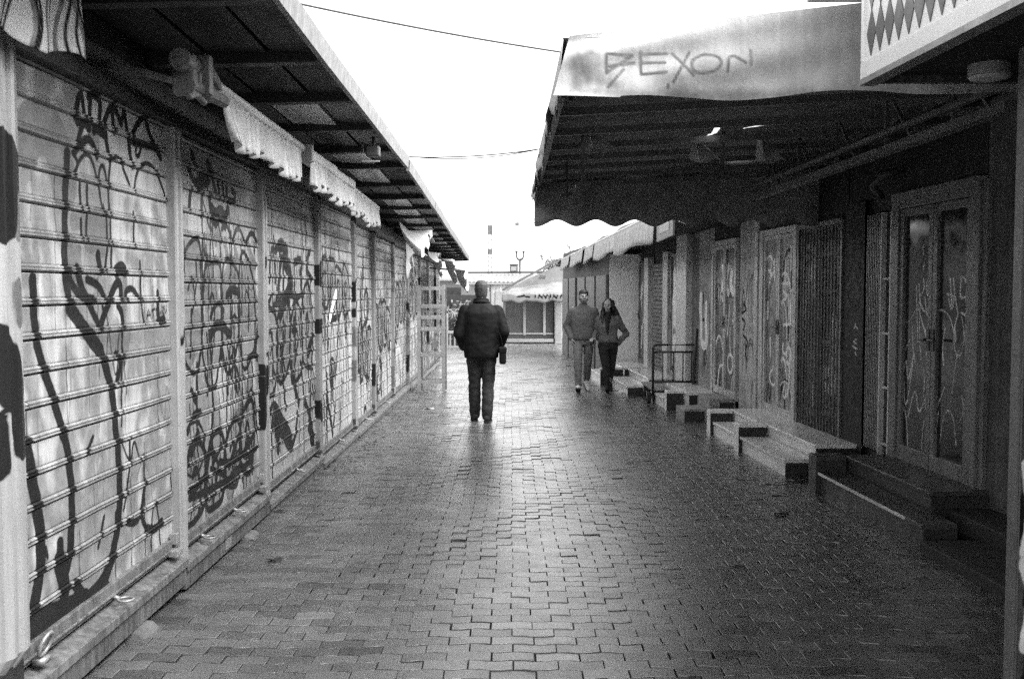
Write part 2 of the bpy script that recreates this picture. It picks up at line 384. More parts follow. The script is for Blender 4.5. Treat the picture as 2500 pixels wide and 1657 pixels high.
GRAFF = json.loads('''{"S1":[["i",0.0574,[[4.171,2.213],[4.153,2.091],[4.14,1.902]]],["i",0.0615,[[4.14,1.902],[4.139,1.879],[4.124,1.738],[4.17,1.575]]],["i",0.082,[[4.17,1.575],[4.309,1.476],[4.471,1.372]]],["i",0.0697,[[4.471,1.372],[4.556,1.252],[4.602,1.126]]],["i",0.0697,[[4.602,1.126],[4.618,0.98],[4.631,0.947],[4.648,0.801],[4.65,0.651],[4.624,0.528],[4.556,0.411]]],["i",0.082,[[4.556,0.411],[4.445,0.324],[4.224,0.294],[3.905,0.343]]],["g",0.228,[[3.813,2.218],[3.873,2.271],[3.965,2.297],[4.051,2.262],[4.113,2.18],[4.138,2.082]]],["g",0.114,[[3.865,2.288],[3.95,2.334],[4.047,2.319]]],["i",0.0615,[[3.857,1.688],[3.86,1.614],[3.866,1.494],[3.902,1.378],[3.983,1.256],[4.042,1.148],[4.083,1.058]]],["i",0.0656,[[4.083,1.058],[4.111,1.026],[4.133,0.93],[4.15,0.792],[4.135,0.661],[4.114,0.545],[4.085,0.499]]],["i",0.082,[[3.773,1.051],[3.799,0.956],[3.837,0.826],[3.869,0.692],[3.863,0.568],[3.827,0.485],[3.787,0.428]]],["i",0.0574,[[4.03,0.613],[4.019,0.545]]],["i",0.0984,[[4.019,0.545],[4.045,0.464],[4.061,0.408]]],["i",0.0574,[[4.154,0.406],[4.242,0.326]]],["i",0.1394,[[3.777,0.351],[3.99,0.317],[4.241,0.29]]],["i",0.0984,[[4.241,0.29],[4.47,0.283]]],["i",0.1312,[[3.781,0.301],[3.951,0.266],[4.139,0.279]]],["i",0.041,[[4.246,2.376],[4.27,2.429],[4.325,2.508],[4.348,2.393],[4.383,2.349]]],["i",0.041,[[4.267,2.361],[4.369,2.365]]],["i",0.041,[[4.39,2.489],[4.452,2.514],[4.529,2.49],[4.508,2.382],[4.444,2.346]]],["i",0.041,[[4.421,2.508],[4.398,2.351]]],["i",0.041,[[4.539,2.367],[4.645,2.518],[4.672,2.381]]],["i",0.041,[[4.662,2.514],[4.762,2.43]]],["i",0.041,[[4.762,2.43],[4.802,2.526],[4.848,2.353],[4.889,2.246]]],["i",0.041,[[4.886,2.373],[4.946,2.446],[5.067,2.524]]],["i",0.041,[[5.067,2.524],[5.164,2.414],[5.288,2.34]]],["i",0.041,[[4.324,2.352],[4.246,2.235]]],["i",0.041,[[4.247,2.241],[4.366,2.308],[4.441,2.294],[4.469,2.24]]],["i",0.041,[[4.572,2.366],[4.615,2.246]]],["i",0.041,[[4.904,2.368],[5.204,2.382]]],["i",0.041,[[4.445,2.365],[4.571,2.346]]],["i",0.0246,[[4.227,2.128],[4.288,2.204],[4.363,2.245],[4.436,2.204],[4.479,2.118],[4.528,1.992]]],["i",0.0246,[[4.218,2.225],[4.272,2.189]]],["i",0.0246,[[4.479,2.125],[4.515,2.213],[4.563,2.2],[4.591,2.103],[4.602,1.997]]],["i",0.0246,[[4.623,2.247],[4.6,2.117]]],["i",0.0246,[[4.632,2.248],[4.701,2.277],[4.77,2.238]]],["i",0.0246,[[4.902,2.127],[4.934,2.208],[4.995,2.266],[5.096,2.293],[5.199,2.276],[5.303,2.196],[5.365,2.102],[5.408,2.042]]],["i",0.0246,[[4.769,2.224],[4.847,2.156]]],["i",0.0246,[[4.355,2.099],[4.357,1.991]]],["i",0.0246,[[4.283,2.104],[4.294,1.986]]],["i",0.0246,[[4.962,2.377],[4.939,2.309],[4.987,2.305],[5.02,2.363]]],["i",0.023,[[4.296,1.949],[4.299,1.862]]],["i",0.023,[[4.349,1.978],[4.346,1.858]]],["i",0.023,[[4.604,2.038],[4.608,1.877],[4.602,1.749]]],["i",0.023,[[4.53,2.031],[4.567,1.955],[4.561,1.835],[4.532,1.734]]],["i",0.023,[[4.887,2.026],[4.888,1.855]]],["i",0.023,[[4.961,1.786],[4.962,1.604],[4.995,1.479]]],["i",0.023,[[4.499,1.575],[4.529,1.528]]],["g",0.0855,[[4.231,1.938],[4.282,1.948],[4.362,1.941]]],["g",0.1615,[[4.39,1.885],[4.422,1.926],[4.502,1.944],[4.549,1.914],[4.514,1.872]]],["g",0.095,[[4.362,1.928],[4.374,1.865]]],["i",0.0492,[[4.46,1.804],[4.483,1.733]]],["i",0.0656,[[4.657,1.733],[4.728,1.755],[4.762,1.738]]],["i",0.0492,[[4.165,1.721],[4.19,1.673],[4.287,1.61],[4.406,1.603]]],["i",0.0574,[[4.25,1.735],[4.289,1.661],[4.345,1.603]]],["i",0.0451,[[4.345,1.603],[4.418,1.531],[4.478,1.477]]],["i",0.041,[[4.35,1.693],[4.472,1.668],[4.533,1.601]]],["i",0.0492,[[4.479,1.484],[4.548,1.568],[4.618,1.648],[4.672,1.689],[4.714,1.662],[4.702,1.606]]],["i",0.0369,[[4.773,1.599],[4.757,1.634],[4.813,1.655],[4.868,1.651],[4.933,1.604]]],["i",0.041,[[4.666,1.573],[4.717,1.537],[4.722,1.474]]],["g",0.057,[[4.753,1.724],[4.773,1.662],[4.736,1.564],[4.738,1.425],[4.752,1.354]]],["g",0.0665,[[4.783,1.437],[4.743,1.348],[4.704,1.288],[4.674,1.221]]],["g",0.0855,[[4.28,1.478],[4.399,1.454],[4.525,1.442]]],["g",0.114,[[4.46,1.438],[4.589,1.392],[4.711,1.426]]],["i",0.041,[[4.637,1.348],[4.705,1.302],[4.648,1.224]]],["g",0.1235,[[4.197,1.82],[4.207,1.734]]],["g",0.0475,[[4.275,1.817],[4.278,1.736]]],["i",0.0115,[[5.036,1.5],[5.069,1.558],[5.097,1.498]]],["i",0.0115,[[5.047,1.518],[5.098,1.52]]],["i",0.0115,[[5.152,1.546],[5.099,1.543],[5.136,1.523],[5.108,1.501]]],["i",0.0115,[[5.131,1.548],[5.205,1.552]]],["i",0.0115,[[5.167,1.549],[5.177,1.496]]],["i",0.0115,[[5.192,1.503],[5.216,1.556],[5.242,1.505]]],["i",0.0115,[[5.199,1.522],[5.239,1.525]]],["i",0.0115,[[5.249,1.563],[5.257,1.509],[5.291,1.516],[5.259,1.533],[5.288,1.551],[5.249,1.559]]],["i",0.0115,[[5.289,1.562],[5.296,1.527],[5.318,1.524],[5.325,1.562]]],["i",0.0115,[[5.159,1.489],[5.279,1.496],[5.223,1.479]]],["i",0.0492,[[5.202,1.483],[5.278,1.489]]],["i",0.041,[[5.188,1.632],[5.198,1.495]]],["l",0.1235,[[4.801,1.429],[4.816,1.357]]],["l",0.1235,[[4.885,1.425],[4.901,1.352]]],["l",0.1235,[[4.982,1.421],[4.998,1.346]]],["l",0.1235,[[5.093,1.416],[5.11,1.34]]],["l",0.1235,[[5.209,1.41],[5.227,1.333]]],["l",0.1235,[[5.308,1.406],[5.326,1.327]]],["l",0.095,[[4.815,1.329],[4.826,1.25]]],["l",0.095,[[4.909,1.323],[4.92,1.242]]],["l",0.095,[[5.027,1.315],[5.039,1.232]]],["l",0.095,[[5.15,1.307],[5.163,1.222]]],["l",0.095,[[5.258,1.3],[5.271,1.213]]],["l",0.095,[[4.82,1.803],[4.912,1.777],[4.968,1.735]]],["l",0.095,[[5.049,1.766],[5.134,1.813],[5.216,1.762]]],["l",0.095,[[5.262,1.809],[5.28,1.748]]],["l",0.095,[[4.815,2.055],[4.811,1.978]]],["l",0.095,[[4.945,2.052],[4.981,1.982]]],["l",0.095,[[5.188,2.064],[5.227,1.983]]],["l",0.095,[[5.019,1.963],[5.055,1.884]]],["l",0.095,[[5.162,1.957],[5.31,1.896]]],["l",0.095,[[5.06,1.178],[5.185,1.151],[5.249,1.114]]],["l",0.095,[[4.99,1.177],[4.984,1.06]]],["l",0.114,[[4.893,0.883],[4.843,0.727]]],["l",0.114,[[5.02,0.863],[4.969,0.703]]],["l",0.114,[[5.087,0.853],[5.034,0.691]]],["l",0.114,[[5.201,0.835],[5.146,0.669]]],["l",0.114,[[5.297,0.82],[5.24,0.651]]],["l",0.114,[[4.988,0.667],[5.008,0.614]]],["l",0.095,[[5.192,0.644],[5.165,0.582]]],["l",0.171,[[5.184,0.502],[5.305,0.501]]],["i",0.0246,[[4.783,0.932],[4.791,0.814],[4.742,0.708],[4.697,0.602]]],["i",0.041,[[4.978,0.677],[4.953,0.602],[4.918,0.545],[4.874,0.511],[4.802,0.51],[4.723,0.539]]],["i",0.041,[[4.907,0.54],[4.978,0.451]]],["i",0.0369,[[5.379,0.729],[5.347,0.587],[5.406,0.506],[5.496,0.469]]],["i",0.0492,[[4.999,0.437],[5.11,0.404],[5.204,0.426]]],["i",0.0246,[[4.476,0.622],[4.4,0.497]]],["i",0.0246,[[3.906,0.626],[3.918,0.585]]],["i",0.0246,[[4.298,0.935],[4.375,1.0]]]],"S2":[["i",0.0492,[[5.727,2.34],[5.841,2.252],[5.996,2.337]]],["i",0.0492,[[5.983,2.362],[5.993,2.267],[6.124,2.308]]],["i",0.0492,[[6.038,2.325],[6.157,2.374],[6.215,2.326]]],["i",0.0492,[[6.214,2.317],[6.257,2.249]]],["i",0.0492,[[6.307,2.318],[6.333,2.229]]],["i",0.0492,[[6.402,2.319],[6.429,2.228]]],["i",0.0492,[[6.499,2.31],[6.512,2.226]]],["i",0.0492,[[6.634,2.305],[6.71,2.283],[6.683,2.232],[6.528,2.228],[6.48,2.261]]],["i",0.0492,[[5.76,2.227],[5.729,2.116]]],["i",0.0492,[[5.976,2.214],[5.942,2.09]]],["i",0.0492,[[6.15,2.23],[6.143,2.096],[6.262,2.05]]],["i",0.0492,[[6.262,2.05],[6.359,2.111],[6.453,2.043]]],["i",0.0738,[[5.796,2.423],[5.847,2.38]]],["i",0.0738,[[6.1,2.411],[6.186,2.359]]],["i",0.0738,[[5.867,2.246],[6.066,2.301]]],["i",0.0287,[[5.964,1.978],[5.965,1.673],[5.933,1.368]]],["i",0.0287,[[6.185,2.027],[6.195,1.874],[6.169,1.719]]],["i",0.0287,[[6.351,1.953],[6.362,1.782],[6.334,1.61]]],["i",0.0287,[[6.586,2.032],[6.6,1.893],[6.572,1.753]]],["i",0.0287,[[6.554,1.733],[6.565,1.536],[6.534,1.34]]],["i",0.0287,[[6.832,1.986],[6.842,1.732],[6.807,1.477]]],["i",0.0287,[[6.997,1.729],[7.011,1.544],[6.978,1.36]]],["i",0.0287,[[7.165,2.065],[7.185,1.988],[7.157,1.908]]],["i",0.0287,[[6.034,1.381],[6.042,1.194],[6.015,1.009]]],["i",0.0287,[[6.325,1.424],[6.338,1.316],[6.314,1.211]]],["i",0.0287,[[6.427,1.203],[6.434,0.96],[6.403,0.721]]],["i",0.0287,[[6.624,1.404],[6.634,1.198],[6.603,0.995]]],["i",0.0287,[[6.799,1.327],[6.807,1.036],[6.77,0.748]]],["i",0.0287,[[6.941,1.157],[6.957,1.007],[6.926,0.861]]],["i",0.0287,[[7.057,1.128],[7.075,1.011],[7.046,0.899]]],["i",0.0287,[[5.96,1.612],[5.971,1.498],[5.948,1.385]]],["i",0.0656,[[6.147,2.167],[6.265,2.114],[6.362,2.167],[6.456,2.109],[6.525,2.171]]],["i",0.041,[[6.617,1.966],[6.709,2.049],[6.818,2.065],[6.907,1.98]]],["i",0.041,[[6.944,1.972],[7.085,2.066],[7.242,1.985]]],["i",0.041,[[6.387,2.03],[6.471,2.082],[6.568,2.012]]],["i",0.041,[[6.112,1.477],[6.191,1.547],[6.316,1.568],[6.394,1.516]]],["i",0.0738,[[6.106,1.36],[6.184,1.42],[6.325,1.429],[6.501,1.36]]],["i",0.041,[[6.093,1.388],[6.112,1.18],[6.128,0.906],[6.076,0.761]]],["i",0.0656,[[7.254,1.38],[7.162,1.215]]],["i",0.0492,[[6.942,1.167],[7.141,1.195],[7.282,1.111]]],["i",0.0656,[[6.48,1.609],[6.602,1.657],[6.741,1.627]]],["i",0.041,[[6.635,1.627],[6.672,1.666]]],["i",0.041,[[6.561,1.184],[6.697,1.105],[6.709,0.985]]],["i",0.0492,[[5.728,1.065],[5.804,0.997]]],["i",0.041,[[5.651,0.83],[5.747,0.927],[5.883,0.927]]],["g",0.0665,[[6.232,2.057],[6.256,1.94]]],["g",0.0665,[[6.448,1.958],[6.509,1.837]]],["g",0.0665,[[6.685,1.921],[6.787,1.806]]],["g",0.0665,[[7.019,1.934],[7.172,1.815]]],["g",0.0665,[[6.665,0.821],[6.806,0.723]]],["i",0.0492,[[5.661,0.498],[5.849,0.488],[6.007,0.554],[6.095,0.725]]],["i",0.0451,[[6.079,0.727],[6.137,0.579],[6.276,0.667]]],["i",0.041,[[6.07,0.552],[6.37,0.446]]],["i",0.0574,[[6.444,0.495],[6.599,0.606],[6.678,0.658]]],["i",0.0492,[[6.918,0.611],[6.748,0.484],[7.172,0.503]]],["i",0.0656,[[5.714,0.709],[5.804,0.769],[5.835,0.802]]],["i",0.0492,[[5.673,0.449],[6.064,0.425],[6.551,0.412],[7.037,0.445]]],["i",0.041,[[7.022,0.584],[7.032,0.344]]],["i",0.0492,[[6.591,0.447],[6.826,0.437],[6.781,0.346]]],["i",0.0492,[[6.237,0.562],[6.67,0.487],[7.089,0.608]]],["i",0.0287,[[5.919,0.359],[5.934,0.423]]],["i",0.0246,[[5.922,0.425],[5.99,0.402]]],["i",0.0287,[[6.029,0.362],[6.045,0.427]]],["i",0.0246,[[6.032,0.43],[6.102,0.406]]],["i",0.0246,[[6.029,0.372],[6.101,0.376]]],["i",0.0287,[[6.126,0.365],[6.143,0.431]]],["i",0.0246,[[6.13,0.434],[6.202,0.41]]],["i",0.0287,[[6.244,0.369],[6.261,0.436]]],["i",0.0246,[[6.248,0.439],[6.322,0.414]]],["i",0.0246,[[6.244,0.379],[6.321,0.384]]],["i",0.0287,[[6.348,0.372],[6.366,0.441]]],["i",0.0246,[[6.352,0.443],[6.43,0.418]]],["i",0.0287,[[6.475,0.376],[6.493,0.446]]],["i",0.0246,[[6.479,0.449],[6.559,0.423]]],["i",0.0246,[[6.475,0.386],[6.558,0.392]]],["i",0.0287,[[6.587,0.379],[6.606,0.451]]],["i",0.0246,[[6.591,0.453],[6.674,0.427]]]],"S3":[["i",0.082,[[7.813,1.954],[7.991,2.042],[8.209,1.957]]],["i",0.0738,[[7.882,1.981],[8.126,1.985]]],["i",0.0738,[[8.011,1.899],[7.92,1.698],[7.835,1.574]]],["i",0.164,[[8.121,1.896],[8.288,1.804],[8.341,1.687]]],["i",0.0738,[[8.47,1.874],[8.788,1.923],[8.716,1.784]]],["i",0.0738,[[9.131,1.991],[8.917,1.843],[9.19,1.748]]],["i",0.1312,[[8.28,1.648],[8.104,1.546],[7.961,1.448]]],["i",0.0574,[[8.221,1.622],[8.516,1.567],[8.772,1.606],[8.773,1.634]]],["i",0.041,[[9.045,1.676],[9.104,1.447]]],["i",0.0574,[[8.714,1.743],[8.83,1.453]]],["i",0.082,[[8.062,1.28],[7.998,1.093]]],["i",0.0984,[[8.476,1.381],[8.412,1.317]]],["i",0.1148,[[9.162,1.2],[9.015,1.08]]],["i",0.0492,[[7.683,1.103],[7.728,0.99],[7.855,0.929]]],["i",0.0574,[[7.997,1.068],[8.042,0.874],[8.116,0.673]]],["i",0.0902,[[8.337,1.017],[8.418,0.837],[8.596,0.67]]],["i",0.0492,[[8.677,1.019],[8.794,0.731]]],["i",0.082,[[8.856,0.641],[9.056,0.503],[9.155,0.33]]],["i",0.205,[[7.736,0.645],[7.997,0.535],[8.217,0.4]]],["i",0.0738,[[8.528,0.583],[8.456,0.39],[8.272,0.325]]],["i",0.0984,[[7.782,0.528],[7.828,0.384]]],["i",0.041,[[8.633,1.403],[8.684,1.155]]],["i",0.041,[[8.961,1.38],[8.918,1.198]]],["i",0.041,[[9.212,0.761],[9.242,0.626]]],["i",0.041,[[8.558,1.163],[8.489,1.032]]],["i",0.0492,[[7.73,1.526],[8.048,1.547]]],["i",0.164,[[9.052,0.417],[9.187,0.252]]],["g",0.095,[[7.865,2.177],[8.191,2.161]]],["g",0.095,[[8.489,2.245],[8.545,2.156]]],["g",0.095,[[8.936,2.221],[9.0,2.155]]],["g",0.095,[[7.825,1.377],[7.928,1.323]]],["g",0.095,[[8.26,1.245],[8.368,1.054]]]],"S4":[["i",0.0492,[[10.003,1.616],[10.128,1.52],[10.033,1.363]]],["i",0.0574,[[10.595,1.747],[10.489,1.515],[10.575,1.348]]],["i",0.0738,[[10.118,1.329],[10.481,1.35]]],["i",0.0656,[[10.623,1.346],[10.509,0.968],[10.357,0.732]]],["i",0.0656,[[10.021,1.127],[9.974,1.035]]],["i",0.082,[[9.907,0.552],[10.069,0.358],[10.192,0.164]]],["i",0.082,[[10.342,0.438],[10.242,0.255]]],["i",0.0492,[[10.247,2.145],[10.151,1.981]]],["i",0.0492,[[10.615,2.146],[10.703,1.983]]],["i",0.041,[[10.989,1.716],[11.081,1.473]]],["i",0.041,[[10.9,1.955],[10.994,1.802]]],["i",0.0328,[[10.732,0.614],[10.662,0.197]]],["c",0.095,[[10.494,1.614],[10.304,1.485],[10.12,1.361]]],["g",0.19,[[10.163,2.22],[11.222,2.192]]],["g",0.114,[[10.984,1.613],[11.283,1.256]]]],"P1":[["i",0.16,[[3.361,2.117],[3.377,2.017],[3.359,1.878]]],["i",0.08,[[3.448,2.094],[3.461,2.026]]],["g",0.1,[[3.459,1.983],[3.459,1.857]]],["i",0.17,[[3.314,1.454],[3.352,1.41],[3.389,1.309]]],["i",0.1,[[3.378,1.38],[3.414,1.257],[3.45,1.102]]],["g",0.07,[[3.443,1.658],[3.449,1.545]]],["i",0.1,[[3.295,1.195],[3.307,1.056]]],["i",0.06,[[3.27,0.802],[3.275,0.635]]]],"P2":[["i",0.035,[[5.472,1.43],[5.452,1.375]]],["i",0.03,[[5.437,1.368],[5.426,1.344]]],["i",0.03,[[5.306,0.535],[5.33,0.496]]]],"P3":[["i",0.07,[[7.175,1.128],[7.24,1.054]]],["i",0.13,[[7.318,1.025],[7.255,0.892],[7.197,0.669],[7.148,0.596]]],["i",0.03,[[7.328,1.878],[7.3,1.785]]],["i",0.05,[[7.34,1.174],[7.405,1.041]]]],"P4":[["i",0.13,[[9.411,1.854],[9.216,1.749],[9.168,1.532],[9.168,1.244]]],["i",0.1,[[9.216,1.749],[9.498,1.707]]],["i",0.14,[[9.193,1.3],[9.462,1.305]]],["i",0.12,[[9.346,0.555],[9.379,0.447]]],["i",0.05,[[9.456,1.186],[9.493,1.139]]],["g",0.07,[[9.352,2.204],[9.468,2.211]]]],"P5":[["i",0.08,[[11.516,1.755],[11.459,1.539]]],["i",0.07,[[11.538,1.484],[11.473,1.358]]],["g",0.09,[[11.464,1.178],[11.48,1.032]]],["g",0.08,[[11.504,0.813],[11.435,0.601]]]],"P6":[["i",0.1,[[13.257,1.73],[13.214,1.48]]],["i",0.12,[[13.094,0.614],[13.004,0.333]]],["g",0.1,[[13.265,1.896],[13.23,1.813]]]],"BX":[["g",0.0145,[[0.432,2.728],[0.435,2.642]]],["g",0.0145,[[0.432,2.728],[0.553,2.721]]],["g",0.0145,[[0.553,2.721],[0.437,2.647]]],["g",0.0145,[[0.442,2.673],[0.563,2.69]]],["g",0.0145,[[0.515,2.661],[0.442,2.579]]],["g",0.0145,[[0.59,2.738],[0.595,2.637]]],["g",0.0145,[[0.587,2.727],[0.714,2.732]]],["g",0.0145,[[0.594,2.69],[0.704,2.69]]],["g",0.0145,[[0.595,2.637],[0.71,2.647]]],["g",0.0145,[[0.738,2.733],[0.836,2.632]]],["g",0.0145,[[0.816,2.738],[0.744,2.603]]],["g",0.0145,[[0.884,2.728],[0.826,2.704],[0.827,2.656],[0.866,2.64],[0.924,2.647],[0.968,2.68],[0.948,2.719],[0.884,2.727]]],["g",0.0145,[[0.992,2.647],[0.996,2.733],[1.075,2.69]]],["g",0.0145,[[1.098,2.748],[1.101,2.68]]],["i",0.012,[[0.72,2.594],[0.72,2.578]]],["l",0.05,[[0.368,2.738],[0.286,2.7]]],["l",0.05,[[0.286,2.709],[0.32,2.574]]],["l",0.05,[[0.3,2.728],[0.359,2.613]]]],"DA":[["c",0.016,[[7.77,1.735],[7.739,1.65],[7.817,1.601]]],["c",0.016,[[7.703,1.722],[7.71,1.601],[7.605,1.566]]],["c",0.016,[[7.829,1.551],[7.73,1.455],[7.605,1.566],[7.705,1.48]]],["c",0.016,[[7.84,1.502],[7.753,1.357],[7.669,1.252]]],["c",0.016,[[7.604,1.554],[7.65,1.409],[7.521,1.402]]],["c",0.016,[[7.736,1.589],[7.69,1.432],[7.567,1.293],[7.666,1.203]]],["c",0.016,[[7.646,1.325],[7.566,1.257],[7.588,1.196]]],["c",0.016,[[7.725,1.346],[7.667,1.227],[7.607,1.05]]],["c",0.016,[[7.781,1.991],[7.778,1.918]]],["c",0.016,[[7.634,1.937],[7.64,1.77]]],["c",0.016,[[7.761,1.845],[7.772,1.796]]],["c",0.016,[[7.555,1.031],[7.564,0.934]]],["c",0.016,[[7.383,1.615],[7.264,1.604],[7.305,1.478],[7.358,1.581]]],["c",0.016,[[7.293,1.73],[7.263,1.593],[7.211,1.469]]],["c",0.016,[[7.178,1.74],[7.194,1.582],[7.104,1.594],[7.016,1.617]]],["c",0.016,[[7.155,1.74],[7.04,1.65]]],["c",0.016,[[7.211,1.469],[7.255,1.399],[7.237,1.274]]],["c",0.016,[[7.166,1.481],[7.097,1.46],[7.08,1.561]]],["c",0.016,[[7.341,1.73],[7.308,1.535]]],["c",0.016,[[7.691,1.165],[7.654,0.926],[7.684,0.728]]],["i",0.014,[[6.906,1.324],[6.853,1.313],[6.894,1.292]]],["i",0.014,[[6.904,1.273],[6.847,1.276],[6.871,1.245]]],["i",0.014,[[6.845,1.236],[6.895,1.216],[6.844,1.204]]],["i",0.014,[[6.9,1.187],[6.847,1.178],[6.888,1.155]]],["i",0.014,[[6.898,1.136],[6.841,1.14],[6.865,1.109]]],["i",0.014,[[6.839,1.1],[6.889,1.079],[6.838,1.068]]],["i",0.014,[[6.894,1.05],[6.841,1.042],[6.882,1.018]]],["i",0.014,[[6.891,0.999],[6.835,1.004],[6.859,0.973]]],["i",0.014,[[6.833,0.964],[6.882,0.942],[6.832,0.932]]],["i",0.014,[[6.887,0.913],[6.834,0.906],[6.875,0.881]]],["i",0.014,[[6.885,0.862],[6.829,0.868],[6.852,0.836]]]],"RW":[["c",0.14,[[15.023,1.544],[15.056,1.347],[14.983,1.152],[14.997,0.895],[14.872,0.823]]],["c",0.14,[[14.696,1.412],[14.71,1.161],[14.635,0.856],[14.791,0.808]]],["i",0.05,[[14.861,1.565],[14.88,1.428]]],["i",0.05,[[15.05,1.189],[14.806,1.197]]],["i",0.03,[[14.503,1.434],[14.454,1.169],[14.495,0.863]]],["c",0.04,[[14.44,0.828],[14.18,0.862]]],["c",0.04,[[14.401,0.793],[14.177,0.787],[14.399,0.736]]],["c",0.04,[[14.36,0.72],[14.174,0.713],[14.32,0.666]]],["c",0.1,[[13.762,1.949],[13.653,1.804],[13.784,1.661]]],["c",0.1,[[13.459,1.96],[13.583,1.732],[13.444,1.591]]],["c",0.12,[[13.293,1.869],[13.351,1.696],[13.219,1.609]]],["i",0.08,[[13.712,1.571],[13.123,1.575]]],["i",0.06,[[13.7,1.284],[13.431,1.274]]],["i",0.035,[[12.752,1.46],[12.574,1.397],[12.807,1.342]]],["i",0.035,[[12.804,1.275],[12.625,1.23],[12.738,1.126]]],["i",0.035,[[12.736,1.059],[12.5,0.988],[12.668,0.862],[12.547,0.738]]],["i",0.03,[[12.219,0.955],[12.16,0.846],[12.209,0.714]]],["i",0.03,[[12.268,0.807],[12.105,0.81]]],["i",0.03,[[12.218,1.564],[12.296,1.467]]],["c",0.035,[[11.686,1.873],[11.536,1.81],[11.682,1.782],[11.489,1.84]]],["c",0.035,[[11.129,1.046],[11.171,0.956],[10.989,0.909]]],["c",0.035,[[11.064,0.583],[11.128,0.474],[11.035,0.425],[11.017,0.529]]],["c",0.035,[[11.203,1.718],[10.936,1.716]]],["c",0.035,[[11.154,1.63],[10.973,1.573],[11.195,1.513]]],["c",0.035,[[11.138,1.25],[10.874,1.274]]],["c",0.018,[[9.046,1.337],[8.984,1.292]]],["c",0.018,[[9.074,1.301],[9.015,1.315]]],["c",0.018,[[9.01,1.197],[9.083,1.169],[9.008,1.161]]],["c",0.018,[[9.097,1.132],[8.976,1.104]]],["c",0.018,[[9.034,1.077],[9.003,1.055]]]]}''')

# ================================================================== SETTING: ground and paving
def build_ground():
    m = MB()
    ys = [-30, -8, 2, 5] + list(range(8, 45, 3)) + [60, 120, 300, 900]
    xs = [-700, -60, -8, -2, 0, 2, 5, 9, 60, 700]
    m.grid([[(x, y, gz(y) - .022) for x in xs] for y in ys])
    tag(m.build('ground', [SAND]), kind='structure')
    m = MB()
    ys = [41, 44, 60, 120, 300, 900]
    m.grid([[(x, y, gz(y) - .012) for x in (-700, -60, -8, 0, 8, 60, 700)] for y in ys])
    tag(m.build('plaza', [PLAZA]), kind='structure')

def build_paving():
    L, W, A = .2, .1, .0065
    x0, x1, y0, y1 = -2.4, 3.7, 2.2, 41.0
    nrow = int((y1 - y0) / W); ncol = int((x1 - x0) / L)
    r, c = np.meshgrid(np.arange(nrow), np.arange(ncol), indexing='ij')
    r = r.ravel(); c = c.ravel(); n = len(r)
    cx = x0 + c * L + (r % 2) * L / 2; cy = y0 + r * W
    cx = cx + .006 * np.sin(r * .37); rowj = RNG.normal(0, .0012, nrow)[r]
    t = np.linspace(0, 1, 6)
    lx = (t - .5)
    bot = np.stack([lx, np.full(6, -.5)], 1); top = np.stack([lx[::-1], np.full(6, .5)], 1)
    ring = np.concatenate([bot, top])                      # 12 points
    cy = cy + .012 * np.sin(cx * .9 + 1) + .006 * np.sin(cx * 2.3 + cy * .3)
    j = np.clip(RNG.gamma(2., .0010, n), .0006, .007)[:, None]
    def pts(inset):
        X = cx[:, None] + ring[None, :, 0] * (L - 2 * inset)
        wav = A * np.clip(1.5 * np.sin(2 * PI * X / L + .9), -1, 1)
        Y = cy[:, None] + rowj[:, None] + ring[None, :, 1] * (W - 2 * inset) + wav
        return X, Y
    hz = RNG.normal(0, .0010, n); k_ = RNG.random(n) < .02; hz[k_] -= .006
    tx = RNG.normal(0, .008, n); ty = RNG.normal(0, .013, n)
    und = .010 * np.sin(cx * 1.7 + .6 * cy) * np.sin(cy * .9 + 1.3) + .006 * np.sin(cx * 4.1 - cy * 2.2)
    g = np.where(cy < 5, 0., -.010 * (cy - 5)) + und
    def lift(X, Y, dz):
        return g[:, None] + hz[:, None] + (X - cx[:, None]) * tx[:, None] + (Y - cy[:, None]) * ty[:, None] + dz
    rings = []
    for inset, dz in ((j + .0018, 0.), (j + .0004, -.0010), (j, -.003), (j, -.022)):
        X, Y = pts(inset)
        rings.append(np.stack([X, Y, lift(X, Y, dz)], 2))
    V = np.concatenate(rings, 1).reshape(-1, 3)            # n*48
    base = np.arange(n)[:, None] * 48
    faces = []
    for k in range(3):
        a = np.arange(12); b = (a + 1) % 12
        q = np.stack([k * 12 + a, k * 12 + b, (k + 1) * 12 + b, (k + 1) * 12 + a], 1)[:, ::-1]
        faces.append((base[:, :, None] + q[None]).reshape(-1, 4))
    quads = np.concatenate(faces)
    topf = (base + np.arange(12)[None])
    me = bpy.data.meshes.new('paving')
    nq, nt_ = len(quads), len(topf)
    me.vertices.add(len(V)); me.vertices.foreach_set('co', V.astype(np.float32).ravel())
    me.loops.add(nq * 4 + nt_ * 12)
    me.loops.foreach_set('vertex_index', np.concatenate([quads.ravel(), topf.ravel()]).astype(np.int32))
    me.polygons.add(nq + nt_)
    me.polygons.foreach_set('loop_start', np.concatenate([np.arange(nq) * 4, nq * 4 + np.arange(nt_) * 12]).astype(np.int32))
    tone = np.clip(RNG.normal(1., .20, n), .5, 1.7)
    tone[RNG.random(n) < .03] *= .45
    tone[RNG.random(n) < .05] *= 1.2
    a = me.attributes.new('tone', 'FLOAT', 'POINT')
    a.data.foreach_set('value', np.repeat(tone, 48).astype(np.float32))
    me.materials.append(PAVE)
    me.update(calc_edges=True)
    me.polygons.foreach_set('use_smooth', [False] * len(me.polygons))
    o = bpy.data.objects.new('paving', me); COL.objects.link(o)
    tag(o, kind='structure')

build_ground(); build_paving()

